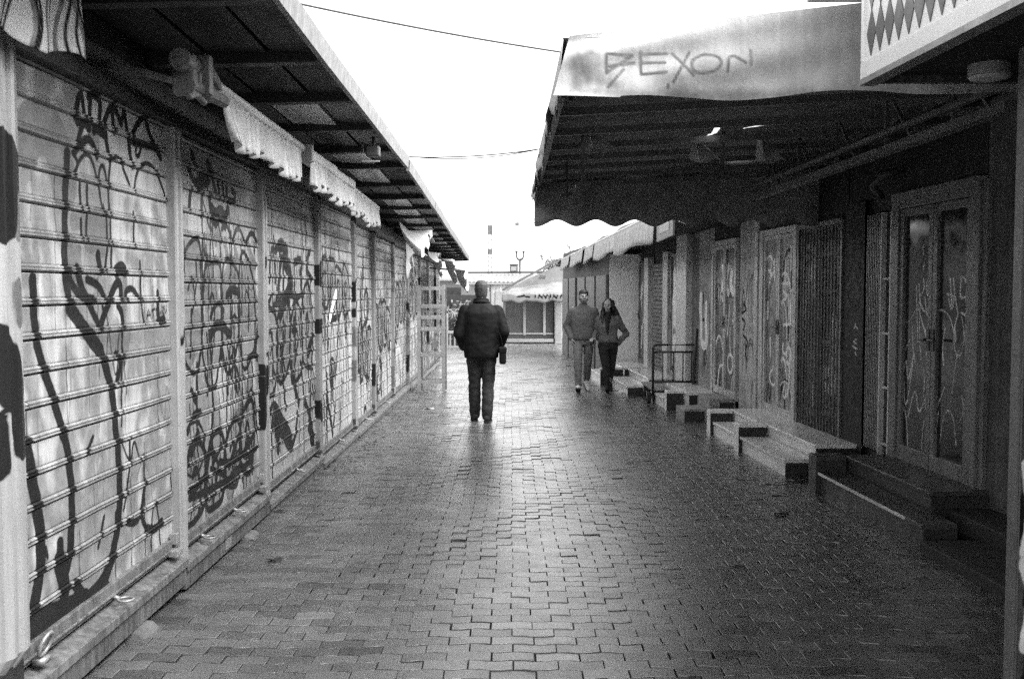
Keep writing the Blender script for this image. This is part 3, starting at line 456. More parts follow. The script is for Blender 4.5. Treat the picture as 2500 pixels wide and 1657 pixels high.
# ================================================================== LEFT: row of closed market stalls
XS = -1.85
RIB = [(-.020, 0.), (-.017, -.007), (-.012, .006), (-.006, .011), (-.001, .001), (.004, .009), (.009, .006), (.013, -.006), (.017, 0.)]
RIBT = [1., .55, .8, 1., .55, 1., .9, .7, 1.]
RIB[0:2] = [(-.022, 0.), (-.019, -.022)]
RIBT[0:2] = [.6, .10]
def shutter_mesh(y0, y1, zb, zt, res, pitch, seed):
    zs = []; xs = []; ts = []
    z = zb
    r = random.Random(seed)
    k0 = zb + pitch * .95
    while z < zt:
        zc = k0
        for q in np.arange(z, min(zc - .022, zt), res):
            zs.append(q); xs.append(0.); ts.append(1.)
        if zc - .02 > zt:
            break
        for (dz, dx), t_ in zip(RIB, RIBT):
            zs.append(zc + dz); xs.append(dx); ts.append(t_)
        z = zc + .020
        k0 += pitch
    cols = np.arange(y0, y1 + res * .5, res)
    zs = np.array(zs); xs = np.array(xs)
    Z, Y = np.meshgrid(zs, cols, indexing='ij')
    ph = seed * 1.7
    dent = .004 * np.sin(Y * 3.1 + ph) * np.sin(Z * 2.3 + ph) + .0018 * np.sin(Y * 11 + Z * 7 + ph) + .0012 * np.sin(Z * 48 + np.sin(Y * 4 + ph))
    sag = .004 * np.sin((Y - y0) / (y1 - y0) * PI) + .003 * np.sin(Y * 2.2 + ph)
    X = XS + np.repeat(xs[:, None], len(cols), 1) + dent
    return X, Y, Z - sag, np.repeat(np.array(ts)[:, None], len(cols), 1)

def grid_obj(name, X, Y, Z, m, parent, attrs, flip=False, smooth=True):
    R, Cn = X.shape
    off = parent.location if parent else Vector((0, 0, 0))
    p = parent.parent if parent else None
    off = Vector(off)
    while p is not None:
        off += p.location; p = p.parent
    V = np.stack([X - off.x, Y - off.y, Z - off.z], 2).reshape(-1, 3)
    i, j = np.meshgrid(np.arange(R - 1), np.arange(Cn - 1), indexing='ij')
    a = (i * Cn + j).ravel()
    F = np.stack([a, a + 1, a + Cn + 1, a + Cn], 1)
    if flip:
        F = F[:, ::-1]
    me = bpy.data.meshes.new(name)
    me.vertices.add(len(V)); me.vertices.foreach_set('co', V.astype(np.float32).ravel())
    me.loops.add(F.size); me.loops.foreach_set('vertex_index', F.astype(np.int32).ravel())
    me.polygons.add(len(F)); me.polygons.foreach_set('loop_start', (np.arange(len(F)) * 4).astype(np.int32))
    me.polygons.foreach_set('use_smooth', [bool(smooth)] * len(F))
    for k, v in attrs.items():
        t = me.attributes.new(k, 'FLOAT', 'POINT')
        t.data.foreach_set('value', np.full(len(V), v, np.float32) if isinstance(v, (int, float)) else np.asarray(v, np.float32))
    me.materials.append(m)
    me.update(calc_edges=True)
    o = bpy.data.objects.new(name, me); COL.objects.link(o)
    if parent is not None:
        o.parent = parent
    return o

def post(parent, y, w, xf, zb, zt, strokes, tone=1., rnd=0.):
    prof = [(XS - .02, y), (xf - .008, y), (xf, y + .006), (xf, y + w * .3), (xf - .014, y + w * .34), (xf - .014, y + w * .5), (xf - .014, y + w * .64), (xf, y + w * .68), (xf, y + w * .94), (xf - .006, y + w), (XS - .02, y + w)]
    if rnd:
        prof = [(XS - .02, y), (xf - .05, y), (xf - .015, y + .015), (xf, y + .05), (xf, y + w * .32), (xf - .01, y + w * .35), (xf - .01, y + w * .55), (xf, y + w * .58), (xf, y + w - .06), (xf - .012, y + w - .02), (xf - .05, y + w), (XS - .02, y + w)]
    zs = np.arange(zb, zt, .02)
    X = np.array([[p[0] for p in prof]] * len(zs)); Y = np.array([[p[1] for p in prof]] * len(zs)); Z = np.repeat(zs[:, None], len(prof), 1)
    if rnd:
        for i in range(3):
            X[i] -= np.clip(X[i] - (XS + .02), 0, 1) * (.6 - .2 * i) * .5
    o = grid_obj('post', X, Y, Z, POSTM, parent, paint_attrs(np.stack([Y.ravel(), Z.ravel()], 1), strokes, tone), smooth=False)
    return o

# (front edge y, shutter bottom, shutter top, label, strokes, resolution, brightness)
PY = [1.35, 3.31, 5.36, 7.24, 9.32, 11.47, 13.08, 15.22, 17.36, 19.6, 21.6, 23.6, 25.5]
ZB = [.24, .23, .20, .12, .05, .03, .03, .02, -.03, -.06, -.09, -.12]
ZT = [2.56, 2.54, 2.53, 2.54, 2.50, 2.42, 2.38, 2.34, 2.31, 2.29, 2.27, 2.25]
LAB = ['closed market stall with a grey shutter, before the thick rounded near post',
       'market stall with huge looping black curves and a dark tag atop its shutter',
       'market stall whose shutter has thin vertical black lines above a heavy black scrawl',
       'market stall with tall angular black letters sprayed down its shutter',
       'market stall with a paler shutter beside the post blotted with black paint',
       'market stall with a clean pale shutter just past the black blotted post area',
       'narrow market stall with faint grey scribbles behind the walking man\'s shoulder line',
       'market stall under the torn hanging cloth with small ring locks at its foot',
       'market stall just in front of the metal rack with a smudged pale shutter',
       'market stall beside the metal rack with a dark shutter',
       'second to last market stall of the row behind the metal rack',
       'last market stall of the row where the eaves end']
STROKES = [scrawl(3, 1.5, 3.3, .4, 2.4, 14), GRAFF['S1'] + scrawl(60, 3.5, 4.6, .5, 2.4, 44, (.06, .18), 'l') + scrawl(59, 4.3, 5.3, .4, 2.0, 26, (.05, .11), 'll') + drips(61, 3.6, 5.3, .5, 2.3, 34, (.006, .014), 'igg') + scrawl(62, 4.4, 5.2, .5, 1.6, 9, (.01, .02), 'gi'),
           GRAFF['S2'] + [('i', .03, [(5.5, .3), (5.5, 2.4)])] + drips(63, 5.5, 7.2, .5, 2.2, 60, (.008, .022), 'iig') + scrawl(64, 5.6, 7.1, .5, 2.3, 22, (.012, .03), 'iig') + scrawl(58, 5.5, 7.2, .4, 2.3, 34, (.06, .15), 'l') + throwup(68, 5.55, 7.15, 1.5, .75, 4, .035) + throwup(65, 5.6, 7.1, .55, .5, 4, .05), GRAFF['S3'] + scrawl(31, 7.5, 9.2, .6, 2.4, 22, (.02, .05)) + throwup(32, 7.4, 9.2, 1.25, .8, 4, .05) + drips(33, 7.4, 9.2, .5, 2.3, 50, (.012, .03), 'iig'),
           GRAFF['S4'] + scrawl(41, 9.5, 11.3, .5, 2.3, 24, (.02, .06), 'ggi') + drips(42, 9.5, 11.3, .4, 2.2, 55, (.018, .04), 'iig') + throwup(43, 9.6, 11.3, 1.7, .6, 4, .05)]
for i in range(5, 12):
    STROKES.append(scrawl(50 + i, PY[i] + .2, PY[i + 1] - .1, .2, 2.1, 26 + 2 * i, (.035, .09), 'ggil' if i < 9 else 'iiig') + drips(70 + i, PY[i] + .15, PY[i + 1] - .05, .3, 2.2, 40, (.03, .055), 'iig') + throwup(80 + i, PY[i] + .2, PY[i + 1] - .1, 1.2 + .3 * math.sin(i), .7, 4, .06))
STONE_T = [1., 1., .86, .82, .98, .95, .9, .9, .95, .5, .8, .85]
STALLS = []
for i in range(12):
    y0, y1 = PY[i], PY[i + 1]
    w = .12
    zb, zt = ZB[i], ZT[i]
    g = gz((y0 + y1) / 2)
    st = thing('market_stall', LAB[i], 'market stall', (XS, y0, g), 'closed market stalls down the left side')
    STALLS.append(st)
    res = (.02, .0095, .010, .014, .016)[i] if i < 5 else .028
    X, Y, Z, T_ = shutter_mesh(y0 + w - .01, y1 + .01, zb + .06, zt, res, .132, i)
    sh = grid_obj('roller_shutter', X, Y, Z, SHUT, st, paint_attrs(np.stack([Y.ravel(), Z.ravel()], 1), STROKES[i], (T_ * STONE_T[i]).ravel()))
    m = MB(); m.box(XS - .02, XS + .022, y0 + w + .003, y1 - .003, zb, zb + .075); m.box(XS + .022, XS + .034, y0 + w + .003, y1 - .003, zb + .02, zb + .032)
    m.build('bottom_bar', LEDGE, sh, bevel=.004)
    if i < 7:
        for fy in ((.16, .55) if i in (1, 2) else (.5,)):
            yy = y0 + w + (y1 - y0 - w) * fy
            m = MB()
            if i == 1 and fy < .3:
                m.ring((XS + .07, yy, zb + .07), .045, .008, 'x', tilt=.35); m.box(XS + .03, XS + .075, yy - .03, yy + .03, zb - .004, zb + .018)
            else:
                m.ring((XS + .082, yy, zb + .004), .034, .0065, 'z'); m.bar((XS + .02, yy, zb + .02), (XS + .055, yy, zb + .008), .02, .014)
            m.build('lock_ring', GREYST, sh, smooth=True)
        m = MB(); m.box(XS + .012, XS + .05, y1 - .075, y1 - .035, zb + .05, zb + .11); m.box(XS + .02, XS + .075, y1 - .13, y1 - .05, zb - .003, zb + .03)
        m.build('bolt_block', STEEL if i > 2 else GREYST, sh, bevel=.004)
    pk = 'P%d' % i
    ps = GRAFF.get(pk, []) if i else []
    if i >= 7:
        ps = scrawl(90 + i, y0, y0 + .1, .2, 2., 5, (.06, .12), 'iig')
    if i == 1:
        post(st, y0 - .01, .20, -1.70, .33, 2.62, ps, 1.05, rnd=1)
        m = MB(); m.box(XS - .02, -1.74, y0 - .005, y0 + .185, .02, .345); m.build('post_foot', BLACKP, st, bevel=.01)
    else:
        post(st, y0, w, XS + .05, zb - .04, zt + .02, ps, (.9, 1, 1.05, 1.0, .8, .95, .7, .75, .8, .6, .75, .6)[i])
    # beam, ledge with dirt, skirt and the blocks it stands on
    m = MB(); m.box(XS - .02, XS + .065, y0 + .001, y1 - .001, zt - .02, zt + .06); m.box(XS - .02, XS + .045, y0 + .001, y1 - .001, zt + .06, zt + .18)
    m.build('lintel', BLACKP, st, bevel=.006)
    m = MB(); m.hexa([(XS - .1, y0 + .002, zb - .03), (-1.766, y0 + .002, zb - .06), (-1.766, y1 - .002, zb - .06), (XS - .1, y1 - .002, zb - .03), (XS - .1, y0 + .002, zb - .001), (-1.764, y0 + .002, zb - .042), (-1.764, y1 - .002, zb - .042), (XS - .1, y1 - .002, zb - .001)]); m.box(-1.7755, -1.762, y0 + .002, y1 - .002, zb - .085, zb - .043)
    m.build('ledge', LEDGE, st, bevel=.003)
    m = MB(); m.box(XS - .1, -1.778, y0 + .002, y1 - .002, zb - .185, zb - .061)
    for q in range(3):
        yy = y0 + (y1 - y0) * (q + .5) / 3.2
        m.box(-1.778, -1.773, yy, yy + .012, zb - .18, zb - .088)
    m.build('skirt', SKIRT, st, bevel=.004)
    if i < 5:
        m = MB(); yy = y0 + (y1 - y0) * .62
        m.hexa([(-2.0, yy, g - .02), (-1.71, yy + .02, g - .02), (-1.70, yy + .22, g - .02), (-2.0, yy + .24, g - .02), (-2.0, yy, zb - .187), (-1.75, yy + .03, zb - .188), (-1.75, yy + .2, zb - .188), (-2.0, yy + .24, zb - .187)])
        m.build('support_block', mat('dirty_block', .10, rough=.9, var=.4, scale=9, bump=.3), st, bevel=.012)
    m = MB(); m.box(-4.4, XS - .03, y0 + .003, y1 - .003, zb - .12, zt + .26); m.box(XS - .03, XS - .012, y0 + .003, y1 - .003, zt + .12, zt + .40)
    m.build('body', BODY, st)
    if i == 2:
        m = MB(); m.box(-1.7775, -1.771, 6.1, 6.22, zb - .165, zb - .095); m.build('maker_plate', GREYST, st)

# ---- eaves roofs over the stalls
def eaves(label, segs, seed, dark_until):
    y_start = segs[0][0]
    t = thing('eaves_roof', label, 'roof', (XS, y_start, segs[0][2]), 'eaves roofs over the left stalls')
    r = random.Random(seed)
    roof = MB(); fas = MB()
    for (ya, yb, za, zb_, xa, xb) in segs:
        roof.hexa([(-4.6, ya, za + .06), (xa - .03, ya, za + .03), (xb - .03, yb, zb_ + .03), (-4.6, yb, zb_ + .06), (-4.6, ya, za + .12), (xa - .03, ya, za + .075), (xb - .03, yb, zb_ + .075), (-4.6, yb, zb_ + .12)])
        n = max(1, int((yb - ya) / .95))
        prev = None
        for k in range(n):
            f0, f1 = k / n, (k + 1) / n
            q0 = (xa + (xb - xa) * f0, ya + (yb - ya) * f0, za + (zb_ - za) * f0 + r.uniform(-.006, .006)) if prev is None else prev
            q1 = (xa + (xb - xa) * f1, ya + (yb - ya) * f1, za + (zb_ - za) * f1 + r.uniform(-.008, .008))
            prev = q1
            fas.hexa([(q0[0] - .028, q0[1], q0[2] - .045), (q0[0], q0[1], q0[2] - .045), (q1[0], q1[1] - .004, q1[2] - .045), (q1[0] - .028, q1[1] - .004, q1[2] - .045),
                      (q0[0] - .028, q0[1], q0[2] + .055), (q0[0] + .012, q0[1], q0[2] + .055), (q1[0] + .012, q1[1] - .004, q1[2] + .055), (q1[0] - .028, q1[1] - .004, q1[2] + .055)])
            yy0, yy1 = q0[1], q1[1]; zz0, zz1 = q0[2], q1[2]
            b = MB()
            b.hexa([(XS, yy1 - .10, zz1 - .07), (q1[0] - .03, yy1 - .10, zz1 - .05), (q1[0] - .03, yy1 - .02, zz1 - .05), (XS, yy1 - .02, zz1 - .07), (XS, yy1 - .10, zz1 + .028), (q1[0] - .03, yy1 - .10, zz1 + .028), (q1[0] - .03, yy1 - .02, zz1 + .028), (XS, yy1 - .02, zz1 + .028)])
            b.build('batten', BATTEN, t, bevel=.004)
            cols = (XS + .01, XS + .30, XS + .62, q1[0] - .035)
            for c in range(3):
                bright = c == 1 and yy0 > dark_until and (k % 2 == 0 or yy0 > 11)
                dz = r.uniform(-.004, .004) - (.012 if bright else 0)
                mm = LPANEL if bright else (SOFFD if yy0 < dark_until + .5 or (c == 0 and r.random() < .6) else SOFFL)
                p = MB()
                e = .02
                p.hexa([(cols[c] + .008, yy0 - .015, zz0 + dz), (cols[c + 1] - .008, yy0 - .015, zz0 + dz), (cols[c + 1] - .008, yy1 - .105, zz1 + dz - e * .3), (cols[c] + .008, yy1 - .105, zz1 + dz + e * .2),
                        (cols[c] + .008, yy0 - .015, zz0 + .024), (cols[c + 1] - .008, yy0 - .015, zz0 + .024), (cols[c + 1] - .008, yy1 - .105, zz1 + .024), (cols[c] + .008, yy1 - .105, zz1 + .024)])
                p.build('light_panel' if bright else 'soffit_panel', mm, t)
    roof.build('roof_sheet', ROOFT, t); fas.build('fascia', FASC, t)
    return t
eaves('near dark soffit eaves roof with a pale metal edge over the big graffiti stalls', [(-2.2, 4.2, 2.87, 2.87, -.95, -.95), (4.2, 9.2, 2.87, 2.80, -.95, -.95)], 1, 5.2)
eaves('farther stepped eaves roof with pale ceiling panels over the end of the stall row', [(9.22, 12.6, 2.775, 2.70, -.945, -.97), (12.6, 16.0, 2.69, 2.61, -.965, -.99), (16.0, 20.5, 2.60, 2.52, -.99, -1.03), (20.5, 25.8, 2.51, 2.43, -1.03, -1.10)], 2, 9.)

# ---- rolled awnings and cloths hanging under the eaves
def pleated(y0, y1, xt, zt, zb, pitch, amp, teeth, seed, curve=0., lean=0., slope=0.):
    r = random.Random(seed)
    n = max(20, int((y1 - y0) / pitch * 8)); rows = 9
    P = []
    for k in range(rows):
        f = k / (rows - 1); row = []
        for j in range(n + 1):
            q = j / n
            y = y0 + (y1 - y0) * q
            ph = y / pitch * 2 * PI
            x = xt + amp * (.35 + .65 * f) * math.sin(ph) + lean * f + .012 * math.sin(y * 5 + seed) * f
            drop = (zt - zb) * (1 + .10 * math.sin(y * 6 + seed) + .05 * math.sin(y * 17))
            saw = teeth * (abs(((y / (pitch * 2)) % 1) - .5) * 2 - .5)
            cut = math.exp(-q * 9) * curve
            yy = y + f * f * cut
            z = zt + slope * q - f * (drop + saw)
            row.append((x, yy, z))
        P.append(row)
    return MB().grid(P)

a = thing('rolled_awning', 'nearest rolled awning with a finely pleated pale valance and cast bracket', 'awning', (-1.45, 5.05, 2.62), 'awnings under the left eaves')
m = MB(); m.tube([(-1.45, 4.95, 2.645), (-1.45, 6.9, 2.62)], .028, 12); m.build('roller_tube', WHITEM, a, smooth=True)
pleated(5.03, 6.84, -1.445, 2.63, 2.41, 0.105, .026, .03, 1, curve=.16, slope=-.03).build('valance', CLOTHL, a, smooth=True, solid=.002)
m = MB()
m.box(-1.52, -1.42, 4.50, 4.56, 2.52, 2.70); m.box(-1.50, -1.38, 4.60, 4.66, 2.54, 2.72); m.tube([(-1.46, 4.42, 2.66), (-1.46, 4.76, 2.66)], [.05, .045], 12); m.tube([(-1.44, 4.5, 2.56), (-1.40, 4.9, 2.56)], .03, 10)
m.ring((-1.42, 4.62, 2.60), .045, .014, 'x'); m.bar((-1.5, 4.52, 2.58), (-1.82, 4.52, 2.66), .05, .03); m.bar((-1.42, 4.7, 2.68), (-1.45, 4.98, 2.645), .035, .05); m.box(-1.47, -1.41, 4.72, 4.80, 2.535, 2.60)
m.tube([(-1.43, 4.45, 2.50), (-1.43, 4.56, 2.53), (-1.41, 4.62, 2.50)], .016, 8)
m.build('bracket', SKIRT, a, bevel=.006)
a = thing('rolled_awning', 'awning in a white box cassette with a wavy fringe, between two pleated valances', 'awning', (-1.45, 7.05, 2.62), 'awnings under the left eaves')
m = MB(); m.box(-1.52, -1.40, 7.02, 8.05, 2.555, 2.635); m.box(-1.515, -1.405, 8.07, 9.02, 2.545, 2.62); m.build('cassette', WHITEM, a, bevel=.014)
m = MB(); m.box(-1.53, -1.385, 6.985, 7.015, 2.53, 2.66); m.build('end_cap', GREYST, a, bevel=.01)
pleated(7.06, 9.0, -1.41, 2.565, 2.385, .12, .026, .05, 3, slope=-.03).build('fringe', CLOTHL, a, smooth=True, solid=.002)
a = thing('rolled_awning', 'third rolled awning with a short pale pleated valance, before the torn cloth', 'awning', (-1.45, 9.1, 2.57), 'awnings under the left eaves')
m = MB(); m.tube([(-1.46, 9.05, 2.565), (-1.46, 10.85, 2.525)], .03, 12); m.build('roller_tube', WHITEM, a, smooth=True)
pleated(9.08, 10.8, -1.44, 2.555, 2.345, .095, .020, .045, 4, slope=-.04).build('valance', CLOTHL, a, smooth=True, solid=.002)

def rag(label, y0, y1, x, z0, drop, lean, seed, fan=.0):
    r = random.Random(seed); P = []
    n = 26
    low = [drop * (.55 + .45 * math.sin(q / n * 5 + seed)) + r.uniform(-.05, .05) for q in range(n + 1)]
    for k in range(8):
        f = k / 7
        P.append([(x + lean * f * f + .03 * math.sin(q * .9 + 3 * f + seed) * f, y0 + (y1 - y0) * q / n * (1 + fan * f), z0 - low[q] * f - .06 * q / n) for q in range(n + 1)])
    o = MB().grid(P).build('torn_cloth', RAGM, None, smooth=True, solid=.003)
    return tag(o, label, 'cloth', 'torn cloths under the left eaves')
rag('torn pale cloth fanning out from the eaves, nearest of the rags', 12.6, 14.2, -1.42, 2.50, .42, .30, 1)
rag('limp ragged cloth strip hanging below the fanned torn cloth', 14.3, 15.2, -1.52, 2.32, .50, .04, 2)
rag('small ragged cloth flap hanging midway along the far stalls', 17.2, 18.6, -1.45, 2.32, .38, .16, 3)
rag('ragged cloth hanging just behind the small flap near the row\'s end', 19.6, 21.4, -1.38, 2.26, .45, .22, 4)
rag('last tattered cloth drooping from the bare pole at the row\'s end', 22.4, 24.8, -1.32, 2.15, .55, .25, 5)
m = MB(); m.tube([(-1.75, 21.2, 2.10), (-1.05, 21.6, 2.05)], .018, 8)
tag(m.build('awning_pole', STEEL, smooth=True), 'thin bare awning pole sticking out among the tattered cloths', 'pole')

# striped cloth by the near post
P = []
for k in range(40):
    f = k / 39
    P.append([(-1.60 + .025 * math.sin(j * .18 + f) * f, 2.1 + 1.63 * j / 180, 2.85 - f * (.375 + .03 * math.sin(j * .1))) for j in range(181)])
m = MB(); m.grid(P)
r = random.Random(4); st = []
for y in (2.3, 2.75, 3.0, 3.18, 3.34, 3.47, 3.60, 3.70):
    k_ = r.choice((2, 3)); ph = r.uniform(0, 6)
    for q in range(k_):
        yy = y + q * .034
        st.append(('i' if q else 'g', .016 if q else .026, [(yy + .028 * math.sin(z_ * 16 + ph) + (2.85 - z_) * .06 * q * math.sin(ph), z_) for z_ in np.linspace(2.42, 2.86, 12)]))
P2 = np.array([(p[1], p[2]) for p in m.v])
o = m.build('striped_cloth', CLOTHS, smooth=True, solid=.003, attrs=paint_attrs(P2, st))
tag(o, 'pale cloth with wavy dark stripes hanging beside the thick near post', 'cloth')

# floodlight under the eaves
a = thing('floodlight', 'small black floodlight hung under the left eaves edge', 'lamp', (-1.05, 7.6, 2.78))
m = MB(); m.box(-1.10, -1.0, 7.54, 7.64, 2.65, 2.73); m.build('housing', STEEL, a, bevel=.01)
m = MB(); m.bar((-1.05, 7.59, 2.73), (-1.05, 7.6, 2.80), .02); m.bar((-1.13, 7.59, 2.68), (-1.13, 7.59, 2.76), .012, .03); m.build('mount', STEEL, a)
m = MB(); m.hexa([(-1.12, 7.50, 2.60), (-.99, 7.50, 2.60), (-.99, 7.515, 2.605), (-1.12, 7.515, 2.605), (-1.12, 7.50, 2.608), (-.99, 7.50, 2.608), (-.99, 7.515, 2.613), (-1.12, 7.515, 2.613)]); m.build('visor', GREYST, a)

# metal display rack by the stalls
a = thing('display_rack', 'tall empty metal display rack standing by the far left stalls', 'rack', (-1.40, 17.3, gz(17.3)))
g = gz(17.3)
for (x, y) in ((-1.60, 17.1), (-1.18, 17.1), (-1.60, 17.5), (-1.18, 17.5)):
    m = MB(); m.box(x - .03, x + .03, y - .012, y + .012, g + .01, 1.72); m.build('upright', GREYST if y < 17.3 else SKIRT, a, bevel=.003)
for z in (1.67, 1.36, 1.17, .97, .53, .06):
    m = MB(); m.box(-1.57, -1.21, 17.085, 17.11, z - .035, z + .025); m.box(-1.57, -1.21, 17.49, 17.515, z - .035, z + .025); m.box(-1.61, -1.585, 17.112, 17.488, z - .02, z + .02); m.box(-1.195, -1.17, 17.112, 17.488, z - .02, z + .02)
    m.build('cross_bar', GREYST, a, bevel=.003)
m = MB(); m.bar((-1.55, 17.3, .15), (-1.24, 17.3, .50), .03); m.build('brace', GREYST, a)

# ================================================================== RIGHT: row of shops
def leaf(parent, s0, s1, z0, z1, strokes, mpanel, fw=.07, tone=1., handle=True, mid=None, name='door', fm=None):
    """one glazed or boarded leaf: frame (the door itself), pane set back in it, handle"""
    m = MB()
    m.rbox(s0, s0 + fw, -.02, .035, z0, z1); m.rbox(s1 - fw, s1, -.02, .035, z0, z1)
    m.rbox(s0 + fw, s1 - fw, -.02, .034, z1 - fw, z1); m.rbox(s0 + fw, s1 - fw, -.02, .034, z0, z0 + fw * 1.9)
    if mid:
        m.rbox(s0 + fw, s1 - fw, -.02, .032, mid, mid + fw)
    d = m.build(name, fm or FRAME, parent, bevel=.004)
    ss = np.arange(s0 + fw, s1 - fw + .006, .012); zz = np.arange(z0 + fw * 1.9, z1 - fw + .01, .014)
    S_, Z_ = np.meshgrid(ss, zz, indexing='xy')
    pt = [[rp(a, .008, b) for a, b in zip(r1, r2)] for r1, r2 in zip(S_, Z_)]
    A = np.array(pt)
    at = paint_attrs(np.stack([A[:, :, 1].ravel(), A[:, :, 2].ravel()], 1), strokes, tone)
    at = {k: v for k, v in at.items() if k != 'tone' or mpanel is not PANE}
    grid_obj('pane', A[:, :, 0], A[:, :, 1], A[:, :, 2], mpanel, d, at, flip=False, smooth=False)
    if handle:
        q = s0 + fw * .5 if handle == 1 else s1 - fw * .5
        h = MB(); h.tube([rp(q, .03, z0 + 1.0), rp(q, .075, z0 + 1.0), rp(q + (.09 if handle == 1 else -.09), .075, z0 + 1.0)], .011, 8); h.rbox(q - .02, q + .02, .035, .045, z0 + .92, z0 + 1.08)
        h.build('handle', STEEL, d)
    return d

def wallgrid(parent, s0, s1, z0, z1, strokes, m, n=.0, tone=1., res=.02, name='wall'):
    ss = np.linspace(s0, s1, max(2, int((s1 - s0) / res))); zz = np.linspace(z0, z1, max(2, int((z1 - z0) / res)))
    S_, Z_ = np.meshgrid(ss, zz)
    A = np.array([[rp(a, n, b) for a, b in zip(r1, r2)] for r1, r2 in zip(S_, Z_)])
    at = paint_attrs(np.stack([A[:, :, 1].ravel(), A[:, :, 2].ravel()], 1), strokes, tone)
    if m is WALLD: at.pop('tone')
    return grid_obj(name, A[:, :, 0], A[:, :, 1], A[:, :, 2], m, parent, at, smooth=False)

def shop(label, s0, s1):
    t = thing('shop', label, 'shop front', rp((s0 + s1) / 2, 0, gz(s0)), 'closed shop fronts down the right side')
    m = MB(); m.rbox(s0 + .003, s1 - .003, -3.2, -.03, gz(s1) - .1, 2.95); m.build('body', BODY, t)
    return t

RWS = GRAFF['RW']
ZD = lambda s: .285 + gz(s)
# nearest shop: double glass door with scratched tags
t = shop('nearest right hand shop front with a double dark glass door covered in white scratched tags', 3.9, 9.32)
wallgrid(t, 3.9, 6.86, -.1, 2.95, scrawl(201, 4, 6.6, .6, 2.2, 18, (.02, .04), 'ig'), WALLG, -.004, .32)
m = MB(); m.rbox(6.87, 8.27, -.028, .06, 2.36, 2.43); m.rbox(6.86, 6.99, -.028, .05, ZD(7) - .02, 2.36); m.rbox(8.14, 8.27, -.028, .05, ZD(8) - .02, 2.36); m.rbox(6.99, 8.14, -.028, .045, 2.30, 2.36); m.rbox(6.80, 6.86, -.028, .03, ZD(7) - .02, 2.40)
m.build('door_surround', FRAME, t, bevel=.004)
leaf(t, 6.995, 7.56, ZD(7), 2.295, GRAFF['DA'] + scrawl(212, 7.0, 7.5, .6, 1.9, 10, (.008, .014), 'c'), PANE, .065, handle=2)
leaf(t, 7.57, 8.135, ZD(7), 2.295, GRAFF['DA'] + scrawl(213, 7.6, 8.1, .6, 1.9, 14, (.008, .014), 'c'), PANE, .065, handle=1)
m = MB(); m.rbox(6.87, 9.3, -.028, -.004, 2.43, 2.95); m.build('header', WALLD, t)
m = MB(); m.rbox(8.29, 8.315, -.02, .04, ZD(8) - .02, 2.3); m.rbox(8.48, 8.505, -.02, .04, ZD(8) - .02, 2.3)
for z in (.34, .82, 1.28, 1.74): m.rbox(8.315, 8.48, -.02, .03, z - .012, z + .008)
f = m.build('side_window', WHITEM, t, bevel=.002)
m = MB(); m.rbox(8.315, 8.48, -.02, -.005, ZD(8), 2.3); m.build('pane', PANE, f)
m = MB()
for k in range(9): m.rbox(8.53 + k * .036, 8.54 + k * .036, .01, .022, ZD(8), 2.3)
for z in (.55, 1.2, 1.8): m.rbox(8.52, 8.84, .0, .012, z, z + .03)
g_ = m.build('bar_grille', GREYST, t)
m = MB(); m.rbox(8.52, 8.84, -.025, -.012, ZD(8), 2.32); m.build('pane', PANE, g_)
wallgrid(t, 8.86, 9.32, -.1, 2.43, GRAFF['RW'], WALLD, .03, name='pillar')
# the same building runs on behind the viewer
m = MB(); m.rbox(-8, 3.895, -3.2, -.01, -.3, 2.95); m.build('body', BODY, t)
# second: barred gate
t = shop('shop front closed by a folding gate of thin vertical bars', 9.325, 10.60)
m = MB()
n = 27
for k in range(n):
    s_ = 9.40 + (10.52 - 9.40) * k / (n - 1)
    m.rbox(s_ - .005, s_ + .005, .02 + (.008 if k % 2 else 0), .032 + (.008 if k % 2 else 0), ZD(10) + .02, 2.26)
for z in (.42, 1.0, 1.12, 1.62, 1.98, 2.24): m.rbox(9.36, 10.56, .012, .022, z, z + .028)
m.rbox(9.34, 9.385, -.02, .05, ZD(10), 2.3); m.rbox(10.54, 10.585, -.02, .05, ZD(10), 2.3); m.rbox(9.385, 10.54, -.02, .05, 2.27, 2.32)
m.build('bar_gate', GATEM, t)
leaf(t, 9.42, 9.96, ZD(10), 2.2, scrawl(220, 9.4, 10, .5, 2, 5, (.1, .2), 'c'), PANE, .06, handle=False, fm=WALLD)
leaf(t, 9.97, 10.5, ZD(10), 2.2, scrawl(221, 10, 10.5, .5, 2, 5, (.1, .2), 'c'), PANE, .06, handle=False, fm=WALLD)
m = MB(); m.rbox(9.33, 10.6, -.028, -.002, 2.33, 2.95); m.build('header', WALLD, t)
# third: boarded white double door and pale scribbled wall
t = shop('shop front with a pale streaked double door and scribbled jamb before the barred gate', 10.605, 12.92)
m = MB(); m.rbox(10.62, 10.72, -.028, .05, ZD(11) - .02, 2.34); m.rbox(11.80, 11.93, -.028, .05, ZD(11) - .02, 2.34); m.rbox(10.72, 11.80, -.028, .045, 2.27, 2.34)
m.build('door_surround', FRAMEP, t, bevel=.004)
leaf(t, 10.725, 11.255, ZD(11), 2.265, RWS + scrawl(222, 10.7, 11.2, .5, 2.2, 26, (.015, .05), 'ccgil'), PANEL, .05, 1.3, handle=2, fm=FRAMEP)
leaf(t, 11.265, 11.795, ZD(11), 2.265, RWS + scrawl(223, 11.3, 11.8, .5, 2.2, 26, (.015, .05), 'ccgil'), PANEL, .05, 1.15, handle=1, fm=FRAMEP)
m = MB(); m.rbox(11.97, 12.10, -.02, .06, ZD(12) - .2, 2.34); m.build('jamb', FRAMEP, t, bevel=.004)
wallgrid(t, 12.1, 12.92, -.3, 2.6, RWS + scrawl(241, 12.15, 12.85, .4, 2.1, 12, (.015, .035), 'igl'), WALLG, .0, 1.5)
